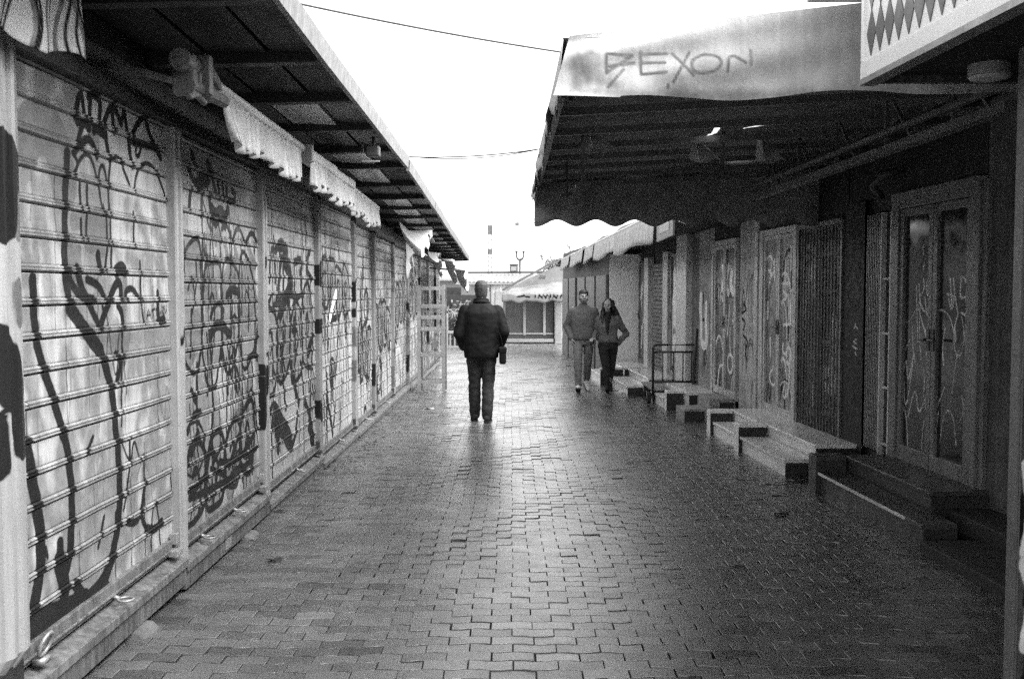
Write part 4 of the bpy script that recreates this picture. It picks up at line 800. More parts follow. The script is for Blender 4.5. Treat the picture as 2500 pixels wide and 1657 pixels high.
m = MB(); m.rbox(10.61, 12.1, -.028, -.002, 2.345, 2.95); m.build('header', WALLD, t)
# fourth
t = shop('shop front with white tags on its double door and pale looping ovals on the wall', 12.925, 15.15)
m = MB(); m.rbox(12.95, 13.03, -.028, .05, ZD(13) - .02, 2.32); m.rbox(14.12, 14.22, -.028, .05, ZD(13) - .02, 2.32); m.rbox(13.03, 14.12, -.028, .045, 2.25, 2.32)
m.build('door_surround', FRAMEP, t, bevel=.004)
leaf(t, 13.035, 13.57, ZD(13), 2.245, RWS + scrawl(224, 13.0, 13.5, .5, 2.2, 14, (.02, .05), 'ccil'), PANEL, .05, .55, handle=2, fm=FRAMEP)
leaf(t, 13.58, 14.115, ZD(13), 2.245, RWS + scrawl(225, 13.6, 14.1, .5, 2.2, 14, (.02, .05), 'ccil'), PANEL, .05, .62, handle=1, fm=FRAMEP)
wallgrid(t, 14.23, 15.15, -.3, 2.6, RWS + scrawl(242, 14.3, 15.1, .4, 2.1, 8, (.02, .04), 'igl'), WALLG, .0, 1.05)
m = MB(); m.rbox(12.93, 14.22, -.028, -.002, 2.325, 2.95); m.build('header', WALLD, t)
# fifth: pale pillar and narrow door
t = shop('narrow shop front with white daubs on its door beside a pale concrete pillar', 15.155, 17.14)
m = MB(); m.rbox(15.6, 16.32, -.02, .10, gz(16) - .05, 2.6); m.build('pillar', WHITEM, t, bevel=.01)
wallgrid(t, 15.155, 15.6, -.3, 2.6, RWS, WALLG, .0, .5)
leaf(t, 16.36, 17.08, ZD(16), 2.25, scrawl(226, 16.4, 17., .7, 2.2, 16, (.08, .2), 'c'), PANEL, .05, .7, handle=2)
m = MB(); m.rbox(16.33, 17.14, -.028, -.002, 2.26, 2.95); m.build('header', WALLD, t)
# sixth: slatted shutter and door with a white jamb
t = shop('shop with slatted shutter and door with a bright white jamb beside the white side wall', 17.145, 20.25)
m = MB(); m.rbox(17.2, 17.62, -.02, .06, gz(17), 2.3); m.build('jamb', FRAMEP, t, bevel=.005)
m = MB()
for k in range(26): m.rbox(17.64, 18.72, .0 if k % 2 else .012, .02 if k % 2 else .03, gz(18) + .3 + k * .075, gz(18) + .365 + k * .075)
m.build('slatted_shutter', SKIRT, t, bevel=.004)
m = MB(); m.rbox(18.85, 19.25, -.02, .09, gz(18) + .2, 2.25); m.build('jamb', WHITEM, t, bevel=.005)
leaf(t, 19.3, 20.15, ZD(19), 2.2, scrawl(227, 19.3, 20.1, .5, 2.1, 9, (.05, .1), 'cl'), PANEL, .06, .7, handle=2)
m = MB(); m.rbox(17.15, 20.25, -.028, -.002, 2.31, 2.95); m.build('header', WALLD, t)
# the block that stands further out into the alley
t = thing('shop_block', 'protruding shop block whose plain white side wall faces the viewer', 'shop front', (2.0, 20.3, gz(20.3)), 'closed shop fronts down the right side')
def bp(y, n, z): return (1.98 - .05 * (y - 20.3) - n, y, z)
m = MB(); m.box(1.99, 3.4, 20.30, 20.36, gz(20) + .30, 2.36); m.build('side_wall', WALLW, t)
m = MB()
for k in range(1): m.hexa([bp(20.37, -.03, -.5), bp(20.37, -3, -.5), bp(29.9, -3, -.5), bp(29.9, -.03, -.5), bp(20.37, -.03, 2.7), bp(20.37, -3, 2.7), bp(29.9, -3, 2.7), bp(29.9, -.03, 2.7)])
m.build('body', BODY, t)
for y in (20.6, 22.4, 24.2, 26.2, 28.0):
    m = MB(); m.hexa([bp(y, -.03, gz(y)), bp(y, .03, gz(y)), bp(y + 1.5, .03, gz(y)), bp(y + 1.5, -.03, gz(y)), bp(y, -.03, 1.95), bp(y, .03, 1.95), bp(y + 1.5, .03, 1.95), bp(y + 1.5, -.03, 1.95)])
    m.build('shutter', SKIRT, t, bevel=.01)
m = MB(); m.box(3.15, 3.22, 20.20, 20.295, 1.25, 1.55); m.box(2.95, 3.18, 20.24, 20.26, 1.50, 1.53); m.build('wall_bracket', STEEL, t)

# right eaves roof beyond the canopy
def ex(y): return 1.86 - .035 * (y - 13.1)
def ez(y): return 2.60 - .0125 * (y - 10)
t = thing('eaves_roof', 'dark eaves roof over the right hand shops with pale valances along its edge', 'roof', (2.4, 10.2, 2.6))
m = MB(); f = MB(); sf = MB()
yy = list(np.linspace(10.15, 30.2, 18))
for a, b in zip(yy[:-1], yy[1:]):
    ja = .03 * math.sin(a * 2.1); jb = .03 * math.sin(b * 2.1)
    m.hexa([(ex(a), a, ez(a) + .06 + ja), (6, a, ez(a) + .25), (6, b, ez(b) + .25), (ex(b), b, ez(b) + .06 + jb), (ex(a), a, ez(a) + .11 + ja), (6, a, ez(a) + .3), (6, b, ez(b) + .3), (ex(b), b, ez(b) + .11 + jb)])
    sf.hexa([(ex(a) + .06, a, ez(a) - .02), (4, a, ez(a) - .02), (4, b, ez(b) - .02), (ex(b) + .06, b, ez(b) - .02), (ex(a) + .06, a, ez(a) + .04), (4, a, ez(a) + .04), (4, b, ez(b) + .04), (ex(b) + .06, b, ez(b) + .04)])
m.build('roof_sheet', STEEL, t); sf.build('soffit', SOFFD, t)

def val2(ya, yb, drop, pitch, amp, seed, teeth=.02):
    P = []; n = max(12, int(abs(yb - ya) / pitch * 6)); r = random.Random(seed)
    for k in range(6):
        fz = k / 5
        P.append([(ex(y) - .02 + amp * math.sin(y / pitch * 2 * PI) * (.3 + .7 * fz) - .03 * fz, y, ez(y) + .05 - fz * (drop + teeth * math.sin(y / pitch * 3) + .03 * math.sin(y * 2 + seed))) for y in np.linspace(ya, yb, n)])
    return MB().grid(P)
for i, (ya, yb, d, pt, lab) in enumerate(((10.25, 11.25, .26, .30, 'short mottled valance peeping out below the canopy\'s scalloped edge'), (12.95, 16.6, .34, .07, 'long finely pleated pale valance right of the row\'s middle, beside the framed board'), (16.65, 19.5, .31, .09, 'pleated pale valance joined to the far end of the longest one'),
                                  (19.75, 21.3, .28, .16, 'smooth short pale valance above the white side wall'), (21.7, 24.5, .27, .20, 'pale valance over the dark shop block'), (24.9, 27.2, .25, .3, 'last pale valance at the far end above the couple\'s heads'))):
    a = thing('valance', lab, 'awning', (ex(ya), ya, ez(ya)), 'valances along the right eaves')
    val2(ya, yb, d, pt, .012, i).build('cloth', CLOTHL, a, smooth=True, solid=.003)
    m = MB(); m.tube([(ex(y) - .01, y, ez(y) + .06) for y in np.linspace(ya, yb, 4)], .022, 8); m.build('top_roll', WHITEM, a, smooth=True)
a = thing('hanging_board', 'small framed grey board with a pale panel hung at the right eaves edge', 'sign', (ex(12.3), 12.3, 2.4))
m = MB(); m.hexa([(ex(11.75) - .02, 11.75, 2.28), (ex(11.75) + .01, 11.75, 2.28), (ex(12.8) + .01, 12.8, 2.25), (ex(12.8) - .02, 12.8, 2.25), (ex(11.75) - .02, 11.75, 2.62), (ex(11.75) + .01, 11.75, 2.62), (ex(12.8) + .01, 12.8, 2.60), (ex(12.8) - .02, 12.8, 2.60)])
m.build('frame', mat('board_grey', .20, rough=.6), a, bevel=.006)
m = MB(); m.hexa([(ex(11.95) - .026, 11.95, 2.36), (ex(11.95) - .015, 11.95, 2.36), (ex(12.6) - .015, 12.6, 2.34), (ex(12.6) - .026, 12.6, 2.34), (ex(11.95) - .026, 11.95, 2.54), (ex(11.95) - .015, 11.95, 2.54), (ex(12.6) - .015, 12.6, 2.50), (ex(12.6) - .026, 12.6, 2.50)])
m.build('pale_panel', CLOTHL, a)

# ---- stone steps
def steps(label, lo, up, cheek=None, nmax=.70, zl=.157, zu=.285, nos=True, nu=.42, st=None):
    STONE = st or MATS['step_terrazzo']
    s0 = lo[0] if lo else up[0]
    g = gz(s0)
    t = thing('stone_steps', label, 'steps', rp(s0, nmax / 2, g), 'stone steps before the right hand doors')
    if lo:
        a, b = lo
        m = MB(); m.rbox(a + .01, b, nu + .02, nmax - .02, g - .1, g + zl - .035); m.build('riser', STONE, t, bevel=.006)
        m = MB(); k_ = max(1, round((b - a) / .62)); e_ = [a + (b - a) * i / k_ for i in range(k_ + 1)]
        for i in range(k_): m.worn(e_[i] + .0015, e_[i + 1] - .0015, nu + .002, nmax - .005 * (i % 2), g + zl - .034, g + zl - .003 * (i % 2), i)
        m.build('tread', STONE, t, bevel=.006)
        m = MB(); m.rbox(a - .006, a + .0095, nu + .003, nmax - .019, g - .08, g + zl - .035); m.build('side', STONED, t)  # thin dark panel: shade painted on the side facing the camera
        if nos:
            m = MB(); m.rbox(a + (b - a) * .12, b - .02, nmax, nmax + .012, g + zl - .02, g + zl + .004); m.build('nosing', NOSE, t, bevel=.003)
    a, b = up
    m = MB(); m.rbox(a + .01, b, .0, nu - .02, g - .1, g + zu - .035); m.build('riser', STONE, t, bevel=.006)
    m = MB(); k_ = max(1, round((b - a) / .7)); e_ = [a + (b - a) * i / k_ for i in range(k_ + 1)]
    for i in range(k_): m.worn(e_[i] + .0015, e_[i + 1] - .0015, -.02, nu - .005 * (i % 2), g + zu - .034, g + zu - .003 * (i % 2), i + 7)
    m.build('tread', STONE, t, bevel=.006)
    m = MB(); m.rbox(a - .006, a + .0095, .0, nu - .019, g - .08, g + zu - .035); m.build('side', STONED, t)  # upper step likewise gets painted shade on its near end
    if cheek:
        m = MB(); m.worn(cheek[0], cheek[1], nu, nmax + .02, g - .1, g + zu + .002, 3); m.build('cheek', STONE, t, bevel=.008)
        m = MB(); m.rbox(cheek[0] - .004, cheek[0] - .0005, nu + .003, nmax + .016, g - .08, g + zu - .035); m.build('side', STONED, t)  # dark sheet paints the cheek's near face as shaded
    return t
steps('nearest shade-darkened stone steps under the canopy with a bright metal nosing', (6.35, 8.19), (6.75, 8.30), (8.20, 8.38), nmax=.66, st=STONE_SHADED)
steps('stone steps before the barred gate with a tall shade-dark side face', (8.96, 10.36), (8.96, 10.52), (10.365, 10.54))
steps('stone steps before the pale double door, with a tiled riser', (10.56, 11.66), (10.56, 11.86), (11.67, 11.84), nmax=.67, nos=False)
steps('wide stone steps next to the trolley with a long pale tread', (14.42, 15.6), (14.0, 15.6), (14.28, 14.415), nmax=.65, nos=False)
steps('far stone steps behind the trolley leading to the slatted shutter', (16.6, 18.4), (16.6, 18.6), None, nos=False, nmax=.86, nu=.5)
steps('farthest stone steps beside the white side wall', (18.7, 20.2), (18.65, 20.2), (18.62, 18.7), nos=False, nmax=1.0, zl=.18, zu=.32, nu=.58)
t = thing('stone_block', 'low loose stone block with a shade-dark near face between two flights of steps', 'block', rp(12.7, .6, gz(12.7)))
m = MB(); m.rbox(13.0, 13.45, .40, .71, gz(12.7) - .05, gz(12.7) + .165); m.build('block', CONC, t, bevel=.012)
m = MB(); m.rbox(12.992, 13.0, .43, .69, gz(12.7) - .05, gz(12.7) + .13); m.build('face', STONED, t)  # added dark sheet, shade painted over the block's near face
t = thing('stone_block', 'higher loose stone block standing against the wall behind the low one', 'block', rp(12.8, .2, gz(12.7)))
m = MB(); m.rbox(12.95, 13.6, .03, .38, gz(12.7) - .05, gz(12.7) + .30); m.build('block', CONC, t, bevel=.012)
m = MB(); m.rbox(12.942, 12.95, .06, .24, gz(12.7) - .05, gz(12.7) + .25); m.build('face', STONED, t)  # painted shade on the near face, as on the low block
m = MB(); m.rbox(3.6, 6.28, .02, .70, -.05, .06); m.rbox(3.6, 6.7, .0, .30, .0, .16)
tag(m.build('stone_platform', STONED, bevel=.01), 'low dark stone platform at the right under the porch', 'platform')

# ---- hand trolley
g = gz(15.3)
t = thing('hand_trolley', 'flat hand trolley with a tubular barred handle parked by the steps', 'trolley', (2.45, 15.5, g))
m = MB(); top = g + .90
m.tube([(2.17, 15.28, g + .12), (2.17, 15.28, top - .05), (2.185, 15.28, top - .012), (2.23, 15.28, top), (2.80, 15.28, top), (2.84, 15.28, top - .02), (2.85, 15.28, top - .06), (2.85, 15.28, g + .2)], .02, 10)
m.tube([(2.17, 15.28, g + .79), (2.85, 15.28, g + .79)], .016, 8); m.tube([(2.17, 15.28, g + .33), (2.85, 15.28, g + .33)], .018, 8)
for x in (2.32, 2.48, 2.63, 2.76): m.tube([(x, 15.28, g + .33), (x, 15.28, g + .79)], .010, 6)
m.build('handle', STEEL, t, smooth=True)
m = MB(); m.box(2.15, 2.87, 15.30, 16.45, g + .19, g + .23); m.build('deck', CONC, t, bevel=.008)
for x, y in ((2.10, 15.22), (2.2, 15.36), (2.78, 15.36), (2.2, 16.35), (2.78, 16.35)):
    w = MB(); w.tube([(x - .025, y, g + .095), (x + .025, y, g + .095)], .094, 20); o = w.build('wheel', RUBBER, t, bevel=.012)
    w = MB(); w.tube([(x - .03, y, g + .095), (x + .03, y, g + .095)], .03, 12); w.box(x - .036, x - .028, y - .02, y + .02, g + .09, g + .2); w.build('hub', GREYST, o)
m = MB(); m.tube([(2.77, 15.14, g + .30), (2.79, 15.16, g + .75), (2.83, 15.2, g + 1.15)], [.02, .03, .014], 8)
tag(m.build('broom_stick', STEEL, smooth=True), 'dark broom stick leaning on the trolley handle', 'broom')

# ================================================================== near right: porch, sign, lamp, upright board
t = thing('porch_roof', 'flat porch roof with a dark soffit over the near right corner', 'roof', (2.6, 3, 2.45))
m = MB()
m.hexa([(1.46, 5.02, 3.22), (2.1, -8, 3.22), (6, -8, 3.22), (6, 5.02, 3.22), (1.46, 5.02, 3.29), (2.1, -8, 3.29), (6, -8, 3.29), (6, 5.02, 3.29)]); m.box(1.465, 6, 4.27, 5.02, 3.07, 3.21); m.build('roof_slab', STEEL, t)
m = MB()
m.hexa([(1.52, 4.24, 2.55), (2.13, -8, 2.55), (6, -8, 2.55), (6, 4.24, 2.55), (1.52, 4.24, 2.59), (2.13, -8, 2.59), (6, -8, 2.59), (6, 4.24, 2.59)]); m.build('soffit', SOFFD, t)
m = MB(); m.box(1.50, 6, 4.245, 4.28, 2.52, 2.60); m.build('edge_trim', SKIRT, t)
# harlequin sign: its plane runs beside the alley
def sp(y, d, z): return (1.468 + .05 * (4.25 - y) + d, y, z)
t = thing('harlequin_sign', 'white fascia sign with dark diamond pattern at the porch edge', 'sign', sp(4.2, 0, 2.5))
def spbox(m, y0, y1, d0, d1, z0, z1): return m.hexa([sp(y1, d0, z0), sp(y1, d1, z0), sp(y0, d1, z0), sp(y0, d0, z0), sp(y1, d0, z1), sp(y1, d1, z1), sp(y0, d1, z1), sp(y0, d0, z1)])
m = MB(); spbox(m, -7, 4.24, .012, .05, 2.585, 3.2); m.build('panel', SIGNW, t)
m = MB(); spbox(m, -7.01, 4.25, 0, .06, 2.53, 2.60); spbox(m, 4.225, 4.25, 0, .06, 2.601, 3.2); m.build('frame', SIGNW, t, bevel=.003)
m = MB(); spbox(m, -7.01, 4.25, -.004, .064, 2.505, 2.529); m.build('drip_edge', GREYST, t)
m = MB(); dw = .087; zc0, dh = 2.612, .188
for row in range(3):
    for k in range(10):
        yc = 4.165 - k * dw; zc = zc0 + dh / 2 + row * dh
        if zc + dh / 2 > 3.2: 
            zt_ = 3.195
            hw = dw / 2
            pts = [sp(yc, .008, zc - dh / 2), sp(yc - hw, .008, zc), sp(yc - hw * .3, .008, zt_), sp(yc + hw * .3, .008, zt_), sp(yc + hw, .008, zc)]
            if zc > 3.19: continue
        else:
            pts = [sp(yc, .008, zc - dh / 2), sp(yc - dw / 2, .008, zc), sp(yc, .008, zc + dh / 2), sp(yc + dw / 2, .008, zc)]
        n = len(pts); back = [(p[0] + .005, p[1], p[2]) for p in pts]
        m.add(pts + back, [tuple(range(n))] + [(i, (i + 1) % n, n + (i + 1) % n, n + i) for i in range(n)])
m.build('diamond_pattern', SIGND, t)
t = thing('ceiling_lamp', 'round drum ceiling lamp under the porch soffit', 'lamp', (1.92, 4.05, 2.55))
m = MB(); m.lathe((1.92, 4.05, 2.55), [(.0, 0), (.082, 0), (.083, -.045), (.078, -.047)]); m.build('drum', mat('lamp_drum', .30, rough=.5), t, smooth=False)
m = MB(); m.lathe((1.92, 4.05, 2.55), [(.078, -.048), (.074, -.056), (.045, -.062), (.0, -.063)]); m.build('diffuser', mat('lamp_diffuser', .45, rough=.4), t, smooth=True)

t = thing('upright_board', 'graffiti sprayed upright board with a pale metal edge at the right of the porch', 'board', (1.86, 3.7, 0))
m = MB(); m.box(1.890, 1.898, 3.70, 3.762, -.02, 2.545); m.box(1.8985, 1.904, 3.694, 3.6995, -.02, 2.545); m.build('edge_strip', RAILM, t)
ss = np.arange(1.904, 2.7, .012); zz = np.arange(-.02, 2.545, .014)
X_, Z_ = np.meshgrid(ss, zz)
st = scrawl(301, 1.92, 2.3, .3, 1.5, 26, (.02, .06), 'iil') + [('c', .05, [(1.925, 2.05), (1.925, 2.32)]), ('l', .06, [(1.930, 1.8), (1.930, 2.4)]), ('c', .03, [(1.920, 1.0), (1.950, .8), (1.920, .66)]), ('c', .05, [(1.930, .62), (1.970, .5), (1.940, .3)]), ('l', .1, [(1.940, 1.2), (1.990, .9)])]
grid_obj('board', X_, np.full_like(X_, 3.70), Z_, mat('sprayed_board', .09, rough=.5, var=.5, scale=4, streak=.4, paint=True), t, {k: v for k, v in paint_attrs(np.stack([X_.ravel(), Z_.ravel()], 1), st).items() if k != 'tone'}, smooth=False)
m = MB(); m.box(1.907, 2.72, 3.705, 3.75, -.02, 2.54); m.build('backing', BLACKP, t)

# ================================================================== canvas canopy
CX0, YN, YF = .235, 4.65, 10.1
RAIL = mat('rail_paint', .17, rough=.4, var=.2, streak=.2)
t = thing('canvas_canopy', 'big dirty canvas canopy with a scrawled word on its side and a scalloped far edge', 'canopy', (2.4, 7.3, 2.5))
def ztop(x): return 2.815 + .108 * (x - CX0)
# near side panel
xs = np.arange(CX0, 3.2, .010); fr = np.linspace(0, 1, 34)
X_ = np.repeat(xs[None], len(fr), 0); F_ = np.repeat(fr[:, None], len(xs), 1)
bot = 2.545 - .012 * np.sin(X_ * 2.4) - .012 * np.sin(X_ * 7.3) * (X_ > .5)
Z_ = ztop(X_) * (1 - F_) + bot * F_
Y_ = YN - .014 * np.sin(F_ * PI) * (.6 + .4 * np.sin(X_ * 2.3)) + .006 * np.sin(X_ * 9 + F_ * 5) * F_ + .004 * np.sin(X_ * 23 - F_ * 9) * F_ + .005 * np.sin(X_ * 3.1 + F_ * 14) + .004 * np.exp(-((X_ - CX0) / .14) ** 2) * np.sin(F_ * 11) + .010 * np.sin((F_ * 1.2 + (X_ - .3) * .5) * 9) * np.exp(-((X_ - .45) / .35) ** 2) - .03 * F_ ** 6 * np.sin(X_ * 4 + 1)
X2 = X_ - .045 * F_ * np.exp(-((X_ - CX0) / .1) ** 2) + .03 * (1 - F_) * np.exp(-((X_ - CX0) / .1) ** 2)
Zp = np.stack([X_.ravel(), Z_.ravel()], 1)
at = {k: v for k, v in paint_attrs(Zp, GRAFF['BX'] + [('l', .022, [(.3, 2.56), (.8, 2.555), (1.3, 2.545), (1.7, 2.54)]), ('l', .012, [(.27, 2.72), (.36, 2.62), (.5, 2.58)])]).items() if k != 'tone'}
grid_obj('side_panel', X2, Y_, Z_, CANVAS, t, at)
# front valance along the alley
P = []
for k in range(8):
    f = k / 7
    P.append([(CX0 + .012 * math.sin(j * .9 + 2 * f) * f - .035 * f + .02 * f * f * math.sin(j * .37), YN + .003 + (YF - YN) * j / 90, 2.80 - f * (.27 + .035 * math.sin(j * .5) + .03 * math.sin(j * 1.9))) for j in range(91)])
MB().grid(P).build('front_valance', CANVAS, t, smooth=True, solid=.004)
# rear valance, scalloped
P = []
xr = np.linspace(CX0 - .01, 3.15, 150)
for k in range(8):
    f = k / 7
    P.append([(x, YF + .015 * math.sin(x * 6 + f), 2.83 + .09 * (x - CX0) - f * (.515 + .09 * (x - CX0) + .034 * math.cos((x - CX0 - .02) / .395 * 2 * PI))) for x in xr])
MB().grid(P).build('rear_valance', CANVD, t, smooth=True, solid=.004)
# roof cloth, sagging between rafters, with torn holes
ry = [4.72, 5.3, 5.95, 6.65, 7.4, 8.15, 8.9, 9.5, 10.06]
ny, nx = 230, 190
yy = np.linspace(YN + .01, YF, ny); xx = np.linspace(CX0, 3.2, nx)
P = []
for y in yy:
    k = max(i for i in range(len(ry)) if ry[i] <= max(y, ry[0])); k = min(k, len(ry) - 2)
    u = min(1, max(0, (y - ry[k]) / (ry[k + 1] - ry[k])))
    P.append([(x, y, 2.80 + .09 * (x - CX0) - .07 * math.sin(u * PI) * min(1, (x - CX0) * 3 + .3) + .015 * math.sin(x * 5 + y * 3)) for x in xx])
m = MB(); m.grid(P)
def hole(cx, cy, rx, ry_, bite=None):
    keep = []
    for f in m.f:
        c = [sum(m.v[i][q] for i in f) / 4 for q in (0, 1)]
        dx, dy = c[0] - cx, c[1] - cy
        if (dx / rx) ** 2 + (dy / ry_) ** 2 > 1 or (bite and ((dx - bite[0]) / rx) ** 2 + ((dy - bite[1]) / ry_) ** 2 < 1): keep.append(f)
    m.f = keep; m.m = [0] * len(keep)
hole(.565, 7.05, .03, .10, (-.02, .05)); hole(1.50, 7.55, .075, .30, (-.055, .04)); hole(1.86, 7.70, .10, .035, (.02, .03)); hole(1.74, 7.52, .03, .03)
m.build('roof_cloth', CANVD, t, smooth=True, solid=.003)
for y in ry:
    dz_ = .035 * math.sin(y * 7.3); m = MB(); m.bar((CX0 + .01, y, 2.70 + dz_ * .5), (3.15, y + dz_ * 3, 2.85 + dz_), .035, .045); m.build('rafter', RAIL, t)
m = MB(); m.bar((CX0 + .02, YN + .03, 2.665), (CX0 + .02, YF - .03, 2.665), .04, .05); m.build('edge_beam', STEEL, t)
m = MB(); m.bar((2.36, 4.75, 2.515), (2.30, 9.45, 2.515), .07, .05); m.bar((2.30, 4.75, 2.60), (2.24, 9.45, 2.60), .035, .03)
m.build('rail', RAILM, t)
for k in range(5):
    y = 4.9 + k * .95
    m = MB(); m.bar((2.33, y, 2.53), (2.33, y + .4, 2.88), .018); m.bar((2.33, y + .4, 2.53), (2.33, y + .4, 2.88), .022)
    m.build('strut', RAILM, t)
for x, y, z0, z1 in ((.50, 7.1, 2.35, 2.74), (.47, 8.6, 2.42, 2.74), (1.62, 7.7, 2.52, 2.86), (.30, 5.1, 2.60, 2.75)):
    m = MB(); m.bar((x, y, z0), (x, y, z1), .02)
    m.bar((x - .05, y, z0 + .03), (x + .05, y, z0 + .05), .03)
    m.build('hanging_bar', STEEL, t)
for x, y, lab in ((.55, 7.16, 'a'), (1.40, 7.7, 'b'), (1.92, 7.75, 'c')):
    P = []
    for k in range(5):
        P.append([(x + .10 * math.cos(j * .7) * (k / 4 + .2) + .02 * k, y + .08 * math.sin(j * .7), 2.80 - .04 * k + .02 * math.sin(j * 2)) for j in range(7)])
    MB().grid(P).build('torn_flap', CANVD, t, solid=.003)

# right wall upper beam, pipe bracket
m = MB(); m.rbox(4.4, 10.1, -.5, .02, 2.96, 3.1); tag(m.build('beam', BLACKP), kind='structure')
m = MB(); m.tube([rp(8.2, .03, 2.62), rp(8.25, .16, 2.58), rp(8.3, .20, 2.50), rp(8.3, .12, 2.40)], .035, 10)
tag(m.build('drain_pipe', SKIRT, smooth=True), 'short bent drain pipe above the double glass door', 'pipe')

# ================================================================== overhead cables
def cable(a, b, sag, r, label, n=24):
    P = [(a[0] + (b[0] - a[0]) * i / n, a[1] + (b[1] - a[1]) * i / n, a[2] + (b[2] - a[2]) * i / n - sag * 4 * (i / n) * (1 - i / n)) for i in range(n + 1)]
    tag(MB().tube(P, r, 6).build('overhead_cable', WIRE, smooth=True), label, 'cable', 'overhead cables')
cable((-3.0, 9.5, 4.55), (.9, 12.0, 4.42), .05, .011, 'thick overhead cable sloping down to the canopy from the upper left')
cable((-1.6, 14.0, 3.50), (.9, 14.2, 3.72), .08, .010, 'upper of the twisted pair of overhead cables behind the canopy')
cable((-1.6, 14.02, 3.52), (.9, 14.25, 3.77), .14, .008, 'lower of the twisted pair of overhead cables behind the canopy')
cable((-1.6, 14.3, 3.38), (.9, 14.5, 3.68), .05, .004, 'hair thin overhead wire just below the twisted pair')

# ================================================================== far background
def pyz(u, v, y):        # used only while laying out numbers below
    return None
# kiosk with canvas roof
g = gz(36)
t = thing('kiosk', 'far glazed kiosk with a sagging pale canvas roof at the alley end', 'kiosk', (.7, 36, g))
m = MB(); m.box(-.33, 1.55, 36.1, 39.5, g - .1, 1.48); m.build('body', WALLD, t)
m = MB()
for x in (-.28, .45, 1.17): m.box(x - .045, x + .045, 35.98, 36.09, g + .3, 1.40)
m.box(-.36, 1.5, 35.93, 36.1, -.26, -.14); m.box(-.32, 1.5, 35.99, 36.09, .02, .07); m.build('window_frame', FARW, t, bevel=.01)
m = MB(); m.box(-.33, 1.5, 36.06, 36.095, -.13, 1.4); m.build('pane', mat('kiosk_glass', .05, rough=.04, var=.3, spec=1.), t)
m = MB(); m.box(-.335, 1.5, 36.09, 36.3, g, -.26); m.build('plinth', CONC, t)
m = MB()
for k in range(26): m.box(1.56 + (.006 if k % 2 else 0), 1.80 - (.006 if k % 2 else 0), 35.9, 36.2, g + .07 * k, g + .066 + .07 * k)
m.build('pillar', FARW, t)
P = []
for k in range(9):
    f = k / 8
    P.append([(-.36 + 2.45 * j / 24 + f * .55 * (1 - j / 24), 35.3 + 2.2 * f, 1.50 + .42 * f + .62 * (j / 24) * f - .05 * math.sin(PI * f) + .03 * math.sin(j * .8) * (1 - f)) for j in range(25)])
MB().grid(P).build('canvas_roof', mat('kiosk_roof_cloth', .17, rough=.9, var=.25), t, smooth=True, solid=.01)
P = [[(-.36 + 2.45 * j / 60, 35.3 + .01 * k, 1.50 + .03 * math.sin(j * .8 * 24 / 60) - k * (.075 + .005 * math.sin(j * .55))) for j in range(61)] for k in range(5)]
mm = MB().grid(P)
zs_ = np.array([(p[0], p[2]) for p in mm.v])
st = [('i', .07, [(.15, 1.36), (.35, 1.42), (.62, 1.37)]), ('i', .05, [(.38, 1.42), (.42, 1.47)])] + [('i', .045, [(.80 + .13 * k, 1.30 + .02 * (k % 2)), (.84 + .13 * k, 1.48)]) for k in range(9)] + [('i', .04, [(.80 + .16 * k, 1.42), (.92 + .16 * k, 1.36)]) for k in range(8)]
mm.build('front_valance', mat('kiosk_canvas', .20, rough=.85, var=.15, paint=True), t, smooth=True, solid=.004, attrs={k: v for k, v in paint_attrs(zs_, st).items()})
m = MB(); m.bar((-.32, 35.28, 1.63), (1.62, 36.3, 2.70), .06); m.bar((1.62, 36.3, 2.70), (2.3, 37.5, 2.66), .10, .05); m.build('ridge_bar', STEEL, t)
m = MB(); m.hexa([(-.2, 36.4, 1.5), (1.9, 36.4, 1.5), (1.9, 36.5, 1.5), (-.2, 36.5, 1.5), (-.2, 36.4, 1.66), (1.9, 36.4, 2.62), (1.9, 36.5, 2.62), (-.2, 36.5, 1.66)]); m.build('gable', mat('gable_paint', .20, rough=.8, var=.2), t)
m = MB(); m.hexa([(.95, 35.9, 2.02), (1.2, 35.9, 2.02), (1.22, 36.1, 2.10), (1.0, 36.1, 2.12), (.95, 35.9, 2.06), (1.2, 35.9, 2.06), (1.22, 36.1, 2.14), (1.0, 36.1, 2.16)]); m.build('roof_vent', STEEL, t)
# second kiosk with corrugated roof
g = gz(44)
t = thing('kiosk', 'far kiosk with a long low corrugated roof behind the walking man', 'kiosk', (-.2, 44, g))
m = MB(); m.box(-1.55, 2.2, 43.75, 49, g - .1, 1.95); m.build('body', mat('kiosk_wall', .55, rough=.7, var=.3, streak=.4), t)
for k in range(5):
    m = MB(); m.box(-1.45 + k * .72, -.85 + k * .72, 43.68, 43.745, g + .5, 1.55); m.build('shutter', FARW, t, bevel=.01)
m = MB()
n = 120
P = [[(-2.45 + 4.6 * j / n + .55 * (k / 3), 43.6 + 3.9 * k / 3, 1.95 + .40 * k / 3 + .02 * math.sin(j * 1.3)) for j in range(n + 1)] for k in range(4)]
m.grid(P); m.build('corrugated_roof', mat('kiosk_roof', .17, rough=.6, var=.25, streak=.3), t, solid=.03)
m = MB(); m.box(-2.48, 2.2, 43.55, 43.62, 1.86, 1.93); m.build('gutter', FARW, t)
m = MB(); m.bar((-2.1, 47.6, 2.44), (2.2, 47.6, 2.46), .12, .09); m.build('ridge_cap', STEEL, t)
m = MB()
for x in (-1.5, -1.1): m.box(x - .05, x + .05, 44.4, 44.5, g, 1.9)
m.build('roof_post', STEEL, t)
m = MB(); m.box(-1.48, -1.2, 44.3, 44.36, .2, 1.2); m.build('poster_board', FARW, t)
m = MB(); m.box(-.95, -.92, 43.66, 43.74, g + .1, 1.9); m.build('corner_trim', STEEL, t)
